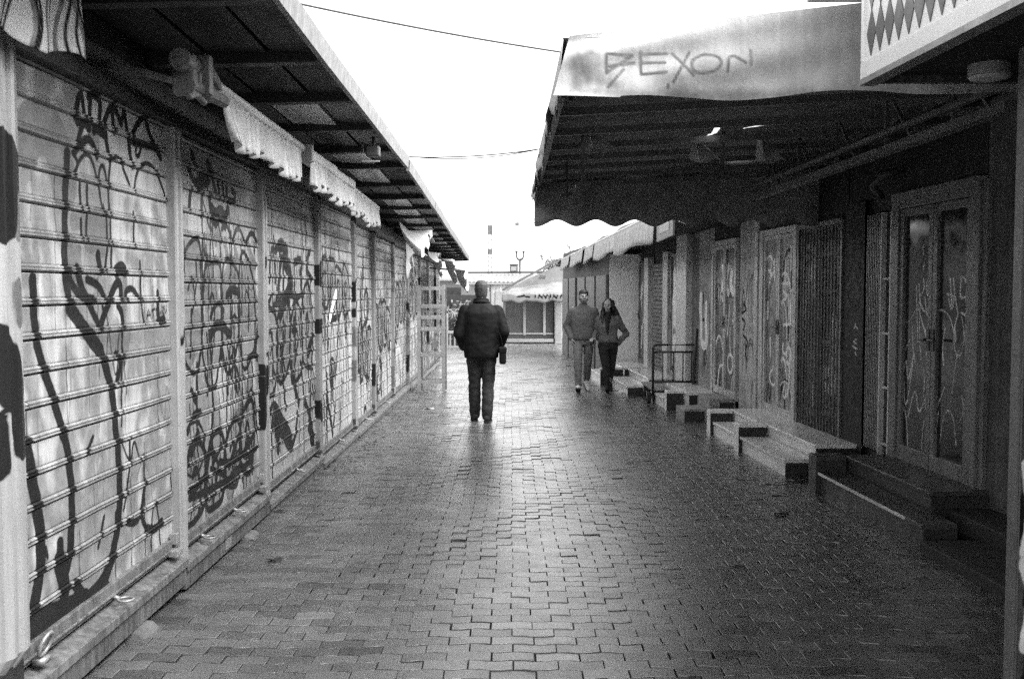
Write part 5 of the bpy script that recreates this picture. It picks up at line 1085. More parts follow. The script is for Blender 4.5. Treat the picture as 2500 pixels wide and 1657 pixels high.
a = thing('roof_unit', 'small box shaped air unit on the far corrugated roof', 'air conditioner', (.1, 47.4, 2.45))
m = MB(); m.box(-.10, .28, 47.2, 47.7, 2.46, 2.80); m.build('casing', SKIRT, a, bevel=.02)
m = MB(); m.box(-.05, .2, 47.17, 47.2, 2.52, 2.72); m.build('louvre', FARW, a)
m = MB(); m.box(-.13, .31, 47.15, 47.75, 2.80, 2.83); m.build('lid', STEEL, a)
a = thing('roof_railing', 'thin railing along the far corrugated roof', 'railing', (-.4, 48, 2.45))
m = MB(); m.bar((-.7, 48, 2.66), (1.0, 48, 2.66), .025)
for x in (-.7, -.15, .4, 1.0): m.bar((x, 48, 2.45), (x, 48, 2.66), .025)
m.build('rail', GREYST, a)
# fence, hedge
g = gz(33)
t = thing('balustrade', 'low white balustrade fence at the left end of the alley', 'fence', (-1.9, 33, g))
m = MB(); m.box(-3.2, -1.2, 32.97, 33.06, .18, .27); m.box(-3.2, -1.2, 32.97, 33.06, -.30, -.24); m.build('rail', FARW, t, bevel=.01)
for k in range(13):
    m = MB(); x = -3.1 + k * .15; m.box(x - .025, x + .025, 33.0, 33.04, -.239, .179); m.build('baluster', FARW, t)
m = MB(); m.box(-3.2, -1.2, 32.9, 33.1, g - .05, -.30); m.build('kerb', CONC, t)
m = MB(); m.box(-2.26, -2.12, 32.9, 33.04, g, .85); m.build('gate_post', FARW, t)
t = thing('metal_arch', 'white wrought arch standing over the far balustrade', 'arch', (-2, 33.5, 0))
m = MB()
for x0 in (-2.12, -1.82):
    m.tube([(x0 - .2 + .2 * (1 - math.cos(q)), 33.5, .98 - .28 * (0) + .28 * math.sin(q) - .3) for q in np.linspace(0, PI / 2 * 1.9, 10)], .018, 6)
m.bar((-2.4, 33.5, .98), (-1.3, 33.5, .98), .02); m.build('bars', FARW, t)
LEAF = mat('hedge_leaf', .10, rough=.7, var=.5, scale=3, grain=.3)
def leaves(boxf, n, size, seed):
    r = random.Random(seed); m = MB()
    for _ in range(n):
        c = Vector(boxf(r)); a = Vector((r.gauss(0, 1), r.gauss(0, 1), r.gauss(0, 1))).normalized(); b = a.orthogonal().normalized() ; c2 = a.cross(b)
        s_ = size * r.uniform(.5, 1.3)
        m.add([c - b * s_, c - c2 * s_ * .5, c + b * s_, c + c2 * s_ * .5], [(0, 1, 2, 3)])
    return m
t = thing('hedge', 'low clipped hedge behind the far balustrade', 'hedge', (-3, 35, gz(35)))
leaves(lambda r: (r.uniform(-6, -1.2), 35 + r.uniform(-.3, .3), gz(35) + r.random() ** .7 * 1.15), 5000, .07, 4).build('foliage', mat('pale_hedge', .13, rough=.7, var=.5, scale=2), t)
m = MB(); m.box(-6, -1.2, 34.85, 35.15, gz(35), .5); m.build('stems', WALLD, t)
t = thing('hedge', 'dark hedge line far off behind the low pale hedge', 'hedge', (-6, 62, gz(62)))
leaves(lambda r: (r.uniform(-16, 1), 62 + r.uniform(-1, 1), gz(62) + r.random() * (1.1 + .4 * math.sin(r.uniform(0, 6)))), 6000, .22, 5).build('foliage', LEAF, t)
m = MB(); m.box(-16, 1, 61.8, 62.2, gz(62), 1.3); m.build('stems', WALLD, t)
t = thing('terrace', 'long pale low building far beyond the hedges', 'building', (0, 90, 0))
m = MB(); m.box(-40, 60, 90, 96, -1, 2.4); m.build('wall', mat('terrace_wall', .16, rough=.8, var=.3, streak=.3), t)
m = MB(); m.box(-41, 61, 89.5, 96.5, 2.41, 2.6); m.build('roof', ROOFT, t)
for k in range(24):
    m = MB(); m.box(-38 + k * 4, -36.6 + k * 4, 89.93, 89.99, .6, 1.8); m.build('window', PANE, t)
# tree
t = thing('tree', 'small leafy tree rising behind the right hand roofs', 'tree', (2.6, 50, gz(50)))
m = MB(); m.tube([(2.6, 50, gz(50)), (2.62, 50, 1.2), (2.55, 50.1, 2.3), (2.6, 50, 3.0)], [.16, .13, .09, .04], 10)
for k in range(9):
    a_ = k * .9; m.tube([(2.6, 50, 1.6 + k * .12), (2.6 + .5 * math.cos(a_), 50 + .5 * math.sin(a_), 2.2 + k * .12), (2.6 + .85 * math.cos(a_), 50 + .8 * math.sin(a_), 2.5 + k * .13)], [.05, .03, .012], 6)
m.build('trunk', BLACKP, t, smooth=True)
r0 = random.Random(8); cl = [(2.6 + r0.gauss(0, .48), 50 + r0.gauss(0, .4), 2.75 + r0.gauss(0, .30)) for _ in range(34)]
leaves(lambda r: tuple(q + r.gauss(0, .14) for q in r.choice(cl)), 2600, .055, 9).build('crown', LEAF, t)
# lamp post with two arms
t = thing('lamp_post', 'dark lamp post with a forked top beyond the far roofs', 'lamp post', (.4, 50, gz(50)))
m = MB(); m.tube([(.4, 50, gz(50)), (.4, 50, 1.), (.4, 50, 3.15)], [.09, .06, .055], 12); m.build('pole', STEEL, t, smooth=True)
for s_ in (-1, 1):
    m = MB(); m.tube([(.4, 50, 3.12), (.4 + s_ * .12, 50, 3.16), (.4 + s_ * .17, 50, 3.28), (.4 + s_ * .18, 50, 3.5)], [.06, .05, .04, .04], 8); m.lathe((.4 + s_ * .18, 50, 3.5), [(.03, 0), (.11, .02), (.11, .05), (.0, .06)], 14); m.build('arm', STEEL, t, smooth=True)
    m = MB(); m.lathe((.4 + s_ * .18, 50, 3.56), [(.06, 0)] + [(.17 * math.sin(q), .15 - .17 * math.cos(q)) for q in np.linspace(.5, PI, 10)], 18); m.build('globe', mat('opal_globe', .85, rough=.2, var=.02, transl=.6), t, smooth=True)
t = thing('mast', 'very thin pale mast rising over the far corrugated roof', 'mast', (0, 60, 0))
m = MB(); m.tube([(0, 60, -.4), (0, 60, 4.6)], .018, 6); m.tube([(-.08, 60, 4.45), (.08, 60, 4.45)], .012, 6); m.build('pole', GREYST, t)
t = thing('street_light', 'thin street light with a flat arm above the right hand roofs', 'lamp post', (2.46, 40, gz(40)))
m = MB(); m.tube([(2.46, 40, gz(40)), (2.46, 40, 3.72)], .022, 8); m.build('pole', GREYST, t)
m = MB(); m.bar((2.48, 40, 3.72), (2.02, 40, 3.74), .05, .03); m.build('arm', GREYST, t)
# crane
t = thing('tower_crane', 'faint pale tower crane on the skyline above the walking man', 'crane', (-4.4, 200, 0))
CR = mat('crane_paint', .10, rough=.6)
m = MB()
def cz(k): return -1 + k * .9
for sx in (-.4, .4):
    for sy in (-.4, .4): m.bar((-4.4 + sx, 200 + sy, -1), (-4.4 + sx, 200 + sy, 14.6), .17)
for k in range(17):
    m.bar((-4.8, 199.6, cz(k)), (-4.0, 199.6, cz(k + 1)), .09); m.bar((-4.0, 199.6, cz(k)), (-4.8, 199.6, cz(k)), .05)
m.build('mast', CR, t)
m = MB(); m.box(-4.9, -3.9, 199.4, 200.4, 12.6, 14.4); m.build('cab', SKIRT, t)
m = MB(); m.box(-4.75, -4.05, 199.3, 200, 8.6, 9.7); m.build('climbing_frame', SKIRT, t)
m = MB(); m.bar((-6.5, 200, 14.9), (10, 200, 14.9), .14); m.bar((-4.4, 200, 15.9), (10, 200, 15.5), .07)
for k in range(14): m.bar((-4 + k, 200, 14.9), (-3.5 + k, 200, 15.6), .04)
m.bar((-4.4, 200, 14.6), (-4.4, 200, 16.2), .1); m.box(.6, 1.4, 199.7, 200.3, 14.3, 14.85); m.build('jib', CR, t)

# leaf litter blown against the stalls and the steps
r = random.Random(91); m = MB()
for _ in range(420):
    y = 9 + 9 * r.random() ** 1.2; side = r.random() < .7
    x = (-1.66 + abs(r.gauss(0, .16))) if side else (2.66 - .0405 * y - abs(r.gauss(0, .10)))
    s_ = r.uniform(.008, .03); a_ = r.uniform(0, 6.3); z = gz(y) + r.uniform(.006, .022)
    c_, q_ = math.cos(a_) * s_, math.sin(a_) * s_
    m.add([(x - c_, y - q_, z), (x + q_ * .5, y - c_ * .5, z + .006), (x + c_, y + q_, z + .002), (x - q_ * .5, y + c_ * .5, z + .008)], [(0, 1, 2, 3)])
tag(m.build('leaf_litter', STONED), 'small dry leaves and grit blown along the foot of the stalls', 'litter', kind='stuff')
# litter on the ground
r = random.Random(77)
for lab, x, y, w in (('dried leaf on the paving below the near stall ledge', -1.45, 6.0, .05), ('crumpled paper scrap on the paving left of the walking man', -1.2, 14.4, .07), ('small pale cigarette butt near the steps', 2.1, 6.4, .03), ('dark leaf lying on the paving before the steps with shaded sides', 2.0, 7.3, .05)):
    m = MB(); P = [[(x + w * (i - 2) / 2, y + w * .6 * (j - 2) / 2 * (1 - .2 * abs(i - 2)), gz(y) + .012 + .010 * math.sin(i * 1.3 + j) + .004) for i in range(5)] for j in range(5)]
    tag(m.grid(P).build('leaf' if 'leaf' in lab else 'paper_scrap', CONC if 'pale' in lab or 'paper' in lab else STONED, smooth=True), lab, 'litter')

# ================================================================== people
SKIN = mat('skin', .34, rough=.55, var=.08, bump=.05)
SKIND = mat('skin_bearded', .09, rough=.8, var=.3, bump=.2)  # dark tone of the beard, also used for the mouth
HAIRD = mat('hair_dark', .012, rough=.5, var=.4, scale=30, streak=.3)
HAIRG = mat('hair_grey', .03, rough=.7, var=.3, scale=30)
LEATH = mat('jacket_black', .008, spec=.12, rough=.7, var=.3, scale=9, bump=.3, bscale=30)
JEAN = mat('jeans_dark', .016, rough=.85, var=.35, scale=12)
SWEAT = mat('sweater_grey', .10, rough=.95, var=.2, scale=20, bump=.3, bscale=120)
CHINO = mat('trousers_grey', .14, rough=.9, var=.3, scale=12)
BLKT = mat('black_cloth', .012, rough=.85, var=.3)
WJACK = mat('jacket_grey_suede', .12, rough=.85, var=.45, scale=14, bump=.3)
SNEAK = mat('sneaker_white', .62, rough=.6, var=.1)
SOLE = mat('sole_black', .015, rough=.8)

def icaps(m, a, ra, b, rb, flat=1., seg=14):
    """tapered capsule from a to b"""
    a = Vector(a); b = Vector(b); d = b - a; L = d.length
    if L < 1e-5: d = Vector((0, 0, 1))
    d = d.normalized(); up = Vector((0, 1, 0)) if abs(d.y) < .9 else Vector((1, 0, 0))
    s_ = d.cross(up).normalized(); f_ = s_.cross(d).normalized()
    prof = [(-math.cos(q) * ra, math.sin(q) * ra) for q in np.linspace(.12, PI / 2, 5)] + [(L + math.sin(q) * rb, math.cos(q) * rb) for q in np.linspace(0, PI / 2 - .12, 5)]
    vs = []; n = len(prof)
    for h, r_ in prof:
        for k in range(seg):
            t = 2 * PI * k / seg
            vs.append(a + d * h + s_ * (r_ * math.cos(t)) + f_ * (r_ * math.sin(t) * flat))
    fs = [(i * seg + k, i * seg + (k + 1) % seg, (i + 1) * seg + (k + 1) % seg, (i + 1) * seg + k) for i in range(n - 1) for k in range(seg)]
    fs += [tuple(range(seg))[::-1], tuple((n - 1) * seg + k for k in range(seg))]
    m.add(vs, fs)

def rings(m, R, seg=26, cap=True):
    """closed loft through horizontal-ish oval rings (cx, cy, cz, rx, ry)"""
    vs = []; n = len(R)
    for cx, cy, cz_, rx, ry_ in R:
        for k in range(seg):
            t = 2 * PI * k / seg
            c, s_ = math.cos(t), math.sin(t)
            e = .85
            vs.append((cx + rx * math.copysign(abs(c) ** e, c), cy + ry_ * math.copysign(abs(s_) ** e, s_), cz_))
    fs = [(i * seg + k, i * seg + (k + 1) % seg, (i + 1) * seg + (k + 1) % seg, (i + 1) * seg + k) for i in range(n - 1) for k in range(seg)]
    fs += [tuple(range(seg))[::-1], tuple((n - 1) * seg + k for k in range(seg))]
    m.add(vs, fs)

def ball(m, c, rx, ry_, rz, seg=16):
    rings(m, [(c[0], c[1], c[2] - rz * math.cos(q), rx * math.sin(q), ry_ * math.sin(q)) for q in np.linspace(.15, PI - .15, 10)], seg)

def fuse(name, m, mt, parent, voxel=.011, smooth=4, wrinkle=0., wscale=9., sq=(1, 1, .6), seed=0):
    me = bpy.data.meshes.new(name); me.from_pydata([tuple(p) for p in m.v], [], m.f); me.update()
    o = bpy.data.objects.new(name, me); COL.objects.link(o)
    d = o.modifiers.new('r', 'REMESH'); d.mode = 'VOXEL'; d.voxel_size = voxel; d.use_smooth_shade = True
    if smooth:
        d = o.modifiers.new('s', 'SMOOTH'); d.iterations = smooth; d.factor = .5
    dg = bpy.context.evaluated_depsgraph_get()
    me2 = bpy.data.meshes.new_from_object(o.evaluated_get(dg))
    o.modifiers.clear(); o.data = me2; me2.name = name
    if wrinkle:
        nv = len(me2.vertices); nor = np.empty(nv * 3, np.float32); me2.vertices.foreach_get('normal', nor)
        co = np.empty(nv * 3, np.float32); me2.vertices.foreach_get('co', co); co = co.reshape(-1, 3); nor = nor.reshape(-1, 3)
        d = np.array([noise.noise(Vector((c[0] * wscale * sq[0] + seed, c[1] * wscale * sq[1], c[2] * wscale / sq[2]))) + .5 * noise.noise(Vector((c[0] * wscale * 2.3, c[1] * wscale * 2.3 + seed, c[2] * wscale * 3.4))) for c in co], np.float32)
        co = co + nor * (d * wrinkle)[:, None]
        me2.vertices.foreach_set('co', co.ravel()); me2.update()
    me2.materials.clear(); me2.materials.append(mt)
    me2.polygons.foreach_set('use_smooth', [True] * len(me2.polygons))
    o.parent = parent
    return o

def hand(m, wrist, direc, palmn, curl=.5, k=1.):
    """palm, four unequal bent fingers and a thumb leaving the side of the palm"""
    w = Vector(wrist); d = Vector(direc).normalized(); n = Vector(palmn); n = (n - d * n.dot(d)).normalized(); s_ = d.cross(n)
    for q in (-.028, -.010, .010, .028):
        icaps(m, w + s_ * q * .7 * k, .016 * k, w + d * .085 * k + s_ * q * k, .0125 * k, seg=8)
    for q, L in ((-.031, .062), (-.0105, .078), (.0105, .084), (.031, .074)):
        p0 = w + d * .085 * k + s_ * q * k
        d1 = (d + n * curl * .5).normalized(); d2 = (d + n * curl * 1.6).normalized(); d3 = (d * .6 + n * curl * 2.2).normalized()
        p1 = p0 + d1 * L * .42 * k; p2 = p1 + d2 * L * .32 * k; p3 = p2 + d3 * L * .26 * k
        icaps(m, p0, .0095 * k, p1, .0085 * k, seg=8); icaps(m, p1, .0085 * k, p2, .0078 * k, seg=8); icaps(m, p2, .0078 * k, p3, .0065 * k, seg=8)
    t0 = w + d * .03 * k + s_ * .03 * k; t1 = t0 + (d * .7 + s_ * .8 + n * .3).normalized() * .042 * k; t2 = t1 + (d + s_ * .25 + n * .4).normalized() * .034 * k
    icaps(m, t0, .014 * k, t1, .0105 * k, seg=8); icaps(m, t1, .010 * k, t2, .008 * k, seg=8)

def head(m, c, k=1., jaw=1., turn=0.):
    """skull, jaw, nose, brow, lips, ears; faces -y before turning"""
    c = Vector(c); R_ = Matrix.Rotation(turn, 3, 'Z')
    def P(x, y, z): return c + R_ @ Vector((x * k, y * k, z * k))
    ball(m, P(0, .012, .025), .076 * k, .095 * k, .098 * k)
    icaps(m, P(0, -.012, -.03), .066 * k, P(0, -.034, -.085), .040 * jaw * k, seg=16)
    icaps(m, P(0, -.092, .012), .012 * k, P(0, -.112, -.022), .015 * k, seg=10)
    icaps(m, P(-.036, -.078, .026), .012 * k, P(.036, -.078, .026), .012 * k, seg=10)
    icaps(m, P(-.018, -.084, -.060), .009 * k, P(.018, -.084, -.060), .009 * k, seg=8)
    icaps(m, P(-.045, -.06, -.02), .022 * k, P(-.03, -.062, -.04), .02 * k, seg=8); icaps(m, P(.045, -.06, -.02), .022 * k, P(.03, -.062, -.04), .02 * k, seg=8)
    for s_ in (-1, 1): icaps(m, P(s_ * .078, .012, .015), .014 * k, P(s_ * .074, .006, -.025), .009 * k, flat=.8, seg=10)
    return P

def face_marks(P, parent, k=1.):
    m = MB()
    for s_ in (-1, 1):
        q = P(s_ * .031, -.083, .008); ball(m, q, .007 * k, .005 * k, .0038 * k, 10)
    m.build2 = None
    me = bpy.data.meshes.new('eyes'); me.from_pydata([tuple(p) for p in m.v], [], m.f); me.materials.append(SOLE)
    o = bpy.data.objects.new('eyes', me); COL.objects.link(o); o.parent = parent
    m = MB()
    for s_ in (-1, 1): icaps(m, P(s_ * .016, -.090, .027), .0035 * k, P(s_ * .044, -.080, .029), .0025 * k, seg=6)
    me = bpy.data.meshes.new('eyebrows'); me.from_pydata([tuple(p) for p in m.v], [], m.f); me.materials.append(HAIRD)
    o = bpy.data.objects.new('eyebrows', me); COL.objects.link(o); o.parent = parent
    m = MB(); icaps(m, P(-.02, -.0925, -.062), .0045 * k, P(.02, -.0925, -.062), .0045 * k, seg=6)
    me = bpy.data.meshes.new('mouth'); me.from_pydata([tuple(p) for p in m.v], [], m.f); me.materials.append(SKIND)
    o = bpy.data.objects.new('mouth', me); COL.objects.link(o); o.parent = parent

def shoe(m, ankle, toe_dir, k=1., pitch=0.):
    a = Vector(ankle); d = Vector((toe_dir[0], toe_dir[1], 0)).normalized()
    d = (d + Vector((0, 0, pitch))).normalized(); up = Vector((0, 0, 1)); 
    heel = a - d * .055 * k - up * .05 * k; ball_ = a + d * .12 * k - up * .062 * k; toe = a + d * .19 * k - up * .066 * k
    icaps(m, heel, .038 * k, a + d * .03 * k - up * .03 * k, .045 * k); icaps(m, a + d * .03 * k - up * .035 * k, .045 * k, ball_, .036 * k); icaps(m, ball_, .037 * k, toe, .026 * k)
    icaps(m, heel - up * .005, .035 * k, ball_, .030 * k)

def shoes(name, ankles, dirs, pitches, mt, parent, k=1., sole=None):
    m = MB()
    for a, d, p in zip(ankles, dirs, pitches): shoe(m, a, d, k, p)
    o = fuse(name, m, mt, parent, .008, 2)
    if sole:
        for a, d, p in zip(ankles, dirs, pitches):
            m = MB(); a = Vector(a); dd = (Vector((d[0], d[1], 0)).normalized() + Vector((0, 0, p))).normalized(); up = Vector((0, 0, 1)); up = (up - dd * up.dot(dd)).normalized(); sd = dd.cross(up)
            L = [(-.085, .028), (-.05, .036), (.03, .034), (.10, .043), (.16, .040), (.20, .024)]
            b0 = [a + dd * x * k - up * .098 * k + sd * w * k for x, w in L] + [a + dd * x * k - up * .098 * k - sd * w * k for x, w in L[::-1]]
            b1 = [q + up * .022 * k for q in b0]; n = len(b0)
            m.add(b0 + b1, [tuple(range(n))[::-1], tuple(range(n, 2 * n))] + [(i, (i + 1) % n, n + (i + 1) % n, n + i) for i in range(n)])
            me = bpy.data.meshes.new('sole'); me.from_pydata([tuple(p_) for p_ in m.v], [], m.f); me.materials.append(sole)
            oo = bpy.data.objects.new('sole', me); COL.objects.link(oo); oo.parent = o
    return o

# ---- the man walking away
def walking_man():
    g = gz(12.9)
    t = thing('person', 'man in a dark jacket and jeans seen from behind walking down the alley', 'person', (-.40, 12.95, g))
    t.rotation_euler = (0, 0, PI); t.scale = (1.05, 1.05, 1.05)              # built facing -y
    hipL, hipR = (.095, 0, .87), (-.095, 0, .87)
    kL, kR = (.085, -.06, .49), (-.085, .0, .49)
    aL, aR = (.085, -.085, .105), (-.075, .10, .112)
    eL, eR = (.275, .05, 1.10), (-.28, .06, 1.12)
    wL, wR = (.225, -.12, .93), (-.22, -.12, .94)
    b = MB()
    P = head(b, (0, -.055, 1.635), 1.0)
    icaps(b, (0, .0, 1.44), .062, (0, -.04, 1.58), .058); rings(b, [(0, 0, .84, .15, .10), (0, 0, 1.0, .15, .10), (0, 0, 1.2, .16, .11), (0, .01, 1.38, .16, .10), (0, 0, 1.45, .08, .07)])
    for h_, k_, a_ in ((hipL, kL, aL), (hipR, kR, aR)): icaps(b, h_, .08, k_, .055); icaps(b, k_, .055, a_, .04)
    for s_, e_, w_ in (((.18, 0, 1.40), eL, wL), ((-.18, 0, 1.40), eR, wR)):
        icaps(b, s_, .05, e_, .042); icaps(b, e_, .042, w_, .03)
        hand(b, w_, Vector((-.3 * math.copysign(1, w_[0]), -.5, -.6)), Vector((-math.copysign(1, w_[0]), .2, 0)), .6)
    fuse('body', b, SKIN, t, .0075, 1)
    h = MB()
    rings(h, [(0, -.02, 1.53, .060, .045), (0, -.026, 1.58, .074, .072), (0, -.036, 1.655, .081, .094), (0, -.038, 1.70, .080, .096), (0, -.035, 1.735, .064, .078), (0, -.03, 1.756, .03, .04)])
    hh = fuse('hair', h, HAIRG, t, .008, 2, .004, 40)
    j = MB()
    rings(j, [(0, .015, .80, .205, .145), (0, .015, .84, .212, .152), (0, .01, .95, .222, .158), (0, .01, 1.10, .235, .155), (0, .02, 1.25, .240, .150), (0, .025, 1.36, .228, .140), (0, .015, 1.43, .175, .115), (0, 0, 1.475, .105, .10)])
    for s_, e_, w_ in (((.195, .015, 1.375), eL, wL), ((-.195, .015, 1.375), eR, wR)):
        icaps(j, s_, .085, e_, .073); icaps(j, e_, .073, w_, .060)
    jk = fuse('jacket', j, LEATH, t, .012, 4, .009, 6, (1.3, 1.3, 1.3), seed=3)
    c = MB(); pts = [(.092 * math.cos(q), -.012 + .088 * math.sin(q), 1.475 + .02 * math.sin(q)) for q in np.linspace(0, 2 * PI, 17)]
    for p, q in zip(pts[:-1], pts[1:]): icaps(c, p, .021, q, .021, seg=8)
    for p, q in zip(pts[:-1], pts[1:]): icaps(c, (p[0] * .93, p[1] * .93 - .004, p[2] + .035), .016, (q[0] * .93, q[1] * .93 - .004, q[2] + .035), .016, seg=8)
    fuse('collar', c, LEATH, jk, .007, 2)
    p = MB()
    rings(p, [(0, .0, .80, .165, .12), (0, .005, .88, .17, .13), (0, 0, .96, .16, .11)])
    for h_, k_, a_ in ((hipL, kL, aL), (hipR, kR, aR)):
        icaps(p, h_, .102, k_, .078); icaps(p, k_, .078, (a_[0], a_[1], a_[2] + .06), .073); icaps(p, (a_[0], a_[1], a_[2] + .06), .073, (a_[0], a_[1] - .01, a_[2] - .02), .068)
    fuse('trousers', p, JEAN, t, .011, 3, .010, 9, seed=9)
    shoes('shoe', (aL, aR), ((.12, -1), (-.12, -1)), (.02, -.02), BLKT, t, 1.05, SOLE)
    m = MB()                                     # shoulder bag at the hip
    bag = thing('shoulder_bag', 'small black shoulder bag at the right hip of the man in the dark jacket', 'bag', (-.12, 12.86, g + .86))
    k = MB(); k.box(-.165, -.075, 12.77, 12.96, g + .765, g + .975); k.build('pouch', LEATH, bag, bevel=.025)
    k = MB(); k.box(-.172, -.07, 12.765, 12.965, g + .90, g + .985); k.build('flap', LEATH, bag, bevel=.02)
    k = MB(); k.tube([(-.12, 12.86, g + .97), (-.14, 12.82, g + 1.1), (-.2, 12.80, g + 1.25)], .008, 6); k.build('strap', LEATH, bag)
walking_man()

def couple_man():
    g = gz(17.2)
    t = thing('person', 'bearded man in a grey sweater, hands in pockets, walking beside the dark haired woman', 'person', (1.235, 17.25, g))
    hipL, hipR = (.095, 0, .88), (-.095, 0, .88)
    kL, kR = (.085, .02, .49), (-.10, -.20, .51)
    aL, aR = (.08, .24, .17), (-.10, -.28, .125)
    eL, eR = (.285, .06, 1.13), (-.285, .06, 1.13); wL, wR = (.215, -.06, .93), (-.215, -.06, .93)
    b = MB()
    P = head(b, (0, -.02, 1.645), 1.02, 1.1, .12)
    icaps(b, (0, .0, 1.45), .062, (0, -.01, 1.57), .058); rings(b, [(0, 0, .84, .15, .10), (0, 0, 1.0, .15, .10), (0, 0, 1.2, .16, .11), (0, .01, 1.40, .16, .10), (0, 0, 1.47, .08, .07)])
    for h_, k_, a_ in ((hipL, kL, aL), (hipR, kR, aR)): icaps(b, h_, .08, k_, .055); icaps(b, k_, .055, a_, .04)
    for s_, e_, w_ in (((.18, 0, 1.42), eL, wL), ((-.18, 0, 1.42), eR, wR)):
        icaps(b, s_, .05, e_, .042); icaps(b, e_, .042, w_, .03)
        hand(b, w_, Vector((-.25 * math.copysign(1, w_[0]), -.2, -1)), Vector((-math.copysign(1, w_[0]), .2, 0)), .35)
    body = fuse('body', b, SKIN, t, .0075, 1)
    face_marks(P, body)
    h = MB(); rings(h, [(0, .045, 1.60, .076, .05), (0, .016, 1.655, .085, .084), (0, -.006, 1.69, .085, .100), (0, -.005, 1.74, .076, .088), (0, 0, 1.768, .045, .055)])
    fuse('hair', h, HAIRD, t, .008, 2, .006, 40)
    h = MB(); icaps(h, (-.052, -.055, 1.60), .026, (-.02, -.082, 1.555), .026); icaps(h, (.058, -.045, 1.60), .026, (.03, -.080, 1.555), .026); icaps(h, (-.02, -.082, 1.553), .026, (.03, -.08, 1.553), .026); icaps(h, (-.02, -.104, 1.602), .008, (.03, -.10, 1.602), .008)
    fuse('beard', h, SKIND, t, .007, 2)
    j = MB()
    rings(j, [(0, .0, .90, .185, .135), (0, 0, .94, .20, .145), (0, 0, 1.10, .205, .135), (0, 0, 1.25, .215, .13), (0, .005, 1.38, .21, .115), (0, .0, 1.45, .15, .09), (0, -.005, 1.50, .075, .075), (0, -.008, 1.53, .07, .07)])
    for s_, e_, w_ in (((.185, 0, 1.395), eL, wL), ((-.185, 0, 1.395), eR, wR)): icaps(j, s_, .075, e_, .062); icaps(j, e_, .062, w_, .046)
    fuse('sweater', j, SWEAT, t, .011, 4, .007, 7, (1.2, 1.2, 1.2), seed=21)
    p = MB(); rings(p, [(0, .0, .82, .165, .115), (0, 0, .88, .172, .12), (0, 0, .97, .165, .11)])
    for h_, k_, a_ in ((hipL, kL, aL), (hipR, kR, aR)):
        icaps(p, h_, .098, k_, .070); icaps(p, k_, .070, (a_[0], a_[1], a_[2] + .03), .056)
    fuse('trousers', p, CHINO, t, .011, 3, .009, 10, seed=5)
    shoes('sneaker', (aL, aR), ((.1, -1), (-.12, -1)), (-.45, .30), SNEAK, t, 1.05, SOLE)
couple_man()

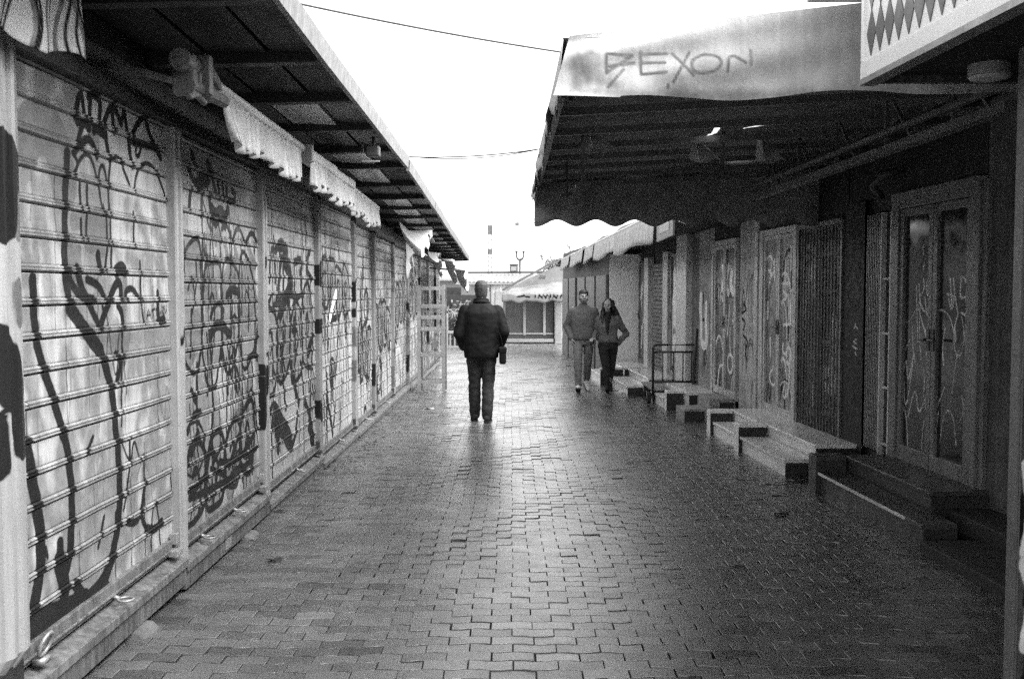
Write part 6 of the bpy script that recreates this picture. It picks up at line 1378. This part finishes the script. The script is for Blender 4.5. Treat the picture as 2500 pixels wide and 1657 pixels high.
def couple_woman():
    g = gz(17.2)
    t = thing('person', 'long haired woman in a short grey jacket and black trousers walking on the right', 'person', (1.66, 17.2, g))
    hipL, hipR = (.085, 0, .80), (-.085, 0, .80)
    kL, kR = (.07, .03, .44), (-.055, -.17, .47)
    aL, aR = (.055, .22, .15), (-.03, -.24, .115)
    eL, eR = (.325, .07, 1.00), (-.225, .05, 1.03); wL, wR = (.185, .04, .84), (-.25, -.10, .93)
    b = MB()
    P = head(b, (-.015, -.02, 1.495), .93, .85, -.15)
    icaps(b, (0, .0, 1.31), .05, (-.01, -.01, 1.43), .047); rings(b, [(0, 0, .78, .15, .10), (0, 0, .95, .12, .09), (0, -.01, 1.12, .13, .11), (0, .0, 1.26, .13, .09), (0, 0, 1.33, .06, .06)])
    for h_, k_, a_ in ((hipL, kL, aL), (hipR, kR, aR)): icaps(b, h_, .08, k_, .05); icaps(b, k_, .05, a_, .036)
    for s_, e_, w_ in (((.15, 0, 1.28), eL, wL), ((-.15, 0, 1.28), eR, wR)):
        icaps(b, s_, .042, e_, .036); icaps(b, e_, .036, w_, .026)
    hand(b, wL, Vector((-.5, .25, -.5)), Vector((-.6, .3, .5)), .4, .9); hand(b, wR, Vector((-.4, -.7, -.1)), Vector((0, .2, -1)), .5, .9)
    body = fuse('body', b, SKIN, t, .0075, 1)
    face_marks(P, body, .93)
    h = MB()
    ball(h, (-.008, .018, 1.535), .083, .088, .088)
    for pts, r0_ in (([(.06, .01, 1.55), (.10, .02, 1.44), (.155, .03, 1.33), (.22, .02, 1.22), (.275, .02, 1.13)], (.045, .05, .05, .035, .012)), ([(.05, .05, 1.5), (.09, .07, 1.36), (.15, .07, 1.25), (.205, .06, 1.15)], (.05, .055, .045, .015)), ([(-.065, .0, 1.54), (-.085, -.01, 1.43), (-.10, -.04, 1.32), (-.10, -.09, 1.20)], (.035, .04, .042, .02)), ([(-.04, .06, 1.5), (-.06, .07, 1.38), (-.06, .07, 1.2)], (.06, .06, .03)), ([(.03, -.04, 1.585), (.07, -.045, 1.52), (.085, -.03, 1.42)], (.03, .025, .03)), ([(-.04, -.045, 1.58), (-.075, -.04, 1.51), (-.085, -.03, 1.42)], (.028, .022, .03))):
        for i in range(len(pts) - 1): icaps(h, pts[i], r0_[i], pts[i + 1], r0_[i + 1], seg=10)
    fuse('hair', h, HAIRD, t, .009, 3, .010, 16, (1, 1, 1.6), 2)
    j = MB(); rings(j, [(0, 0, .86, .175, .125), (0, 0, .90, .182, .128), (0, 0, 1.0, .16, .115), (0, -.01, 1.14, .168, .125), (0, 0, 1.24, .17, .105), (0, 0, 1.31, .11, .08)])
    for s_, e_, w_ in (((.155, 0, 1.255), eL, wL), ((-.155, 0, 1.255), eR, wR)): icaps(j, s_, .066, e_, .056); icaps(j, e_, .056, w_, .044)
    jk = fuse('jacket', j, WJACK, t, .010, 3, .010, 9, seed=31)
    m = MB(); icaps(m, (-.02, -.10, 1.31), .035, (-.03, -.137, 1.12), .03); icaps(m, (-.05, -.09, 1.29), .03, (-.02, -.137, 1.02), .016); icaps(m, (.02, -.08, 1.31), .03, (-.02, -.135, 1.08), .02); icaps(m, (0, -.02, 1.30), .065, (0, -.02, 1.35), .058)
    fuse('top', m, BLKT, t, .009, 2)
    p = MB(); rings(p, [(0, .0, .74, .17, .125), (0, .005, .82, .178, .13), (0, 0, .90, .15, .11)])
    for h_, k_, a_ in ((hipL, kL, aL), (hipR, kR, aR)): icaps(p, h_, .098, k_, .068); icaps(p, k_, .068, (a_[0], a_[1], a_[2] + .03), .05)
    fuse('trousers', p, BLKT, t, .011, 3, .007, 10, seed=7)
    shoes('shoe', (aL, aR), ((.1, -1), (-.15, -1)), (-.45, .28), BLKT, t, .92, SOLE)
couple_woman()

# ================================================================== sky, sun, camera
w = bpy.data.worlds.new('World'); SC.world = w; w.use_nodes = True
nt = w.node_tree
sky = nd(nt, 'ShaderNodeTexSky', sky_type='NISHITA')
sky.sun_disc = False; sky.sun_elevation = math.radians(50); sky.sun_rotation = math.radians(112)
sky.air_density = 1.0; sky.dust_density = 2.0; sky.ozone_density = 1.0; sky.altitude = 0
bw = nd(nt, 'ShaderNodeRGBToBW')
nt.links.new(sky.outputs[0], bw.inputs[0])
bg = nt.nodes['Background']; nt.links.new(bw.outputs[0], bg.inputs[0]); bg.inputs[1].default_value = .13
L = bpy.data.lights.new('sun', 'SUN'); L.energy = 1.5; L.angle = math.radians(60); L.color = (1, 1, 1)
so = bpy.data.objects.new('sun', L); COL.objects.link(so)
el, az = math.radians(50), math.radians(112)       # high, from the right, spread wide by the overcast
dirv = Vector((math.sin(az) * math.cos(el), math.cos(az) * math.cos(el), math.sin(el)))
so.rotation_euler = dirv.to_track_quat('Z', 'Y').to_euler()
so.location = (0, 0, 30)

cam = bpy.data.cameras.new('camera'); cam.lens = 35.0; cam.sensor_width = 36.0; cam.sensor_fit = 'HORIZONTAL'; cam.clip_end = 3000; cam.clip_start = .05
co = bpy.data.objects.new('camera', cam); COL.objects.link(co)
co.location = (0, 0, 1.65); co.rotation_euler = (PI / 2 - math.atan(122.5 / 2431.), 0, 0)
SC.camera = co
SC.view_settings.view_transform = 'Standard'; SC.view_settings.look = 'None'
SC.view_settings.exposure = 2.65; SC.view_settings.gamma = 1.0
SC.cycles.use_denoising = False
SC.cycles.use_adaptive_sampling = True; SC.cycles.adaptive_threshold = .02
SC.cycles.sample_clamp_indirect = 2.0
SC.cycles.max_bounces = 6; SC.cycles.diffuse_bounces = 3; SC.cycles.transparent_max_bounces = 8
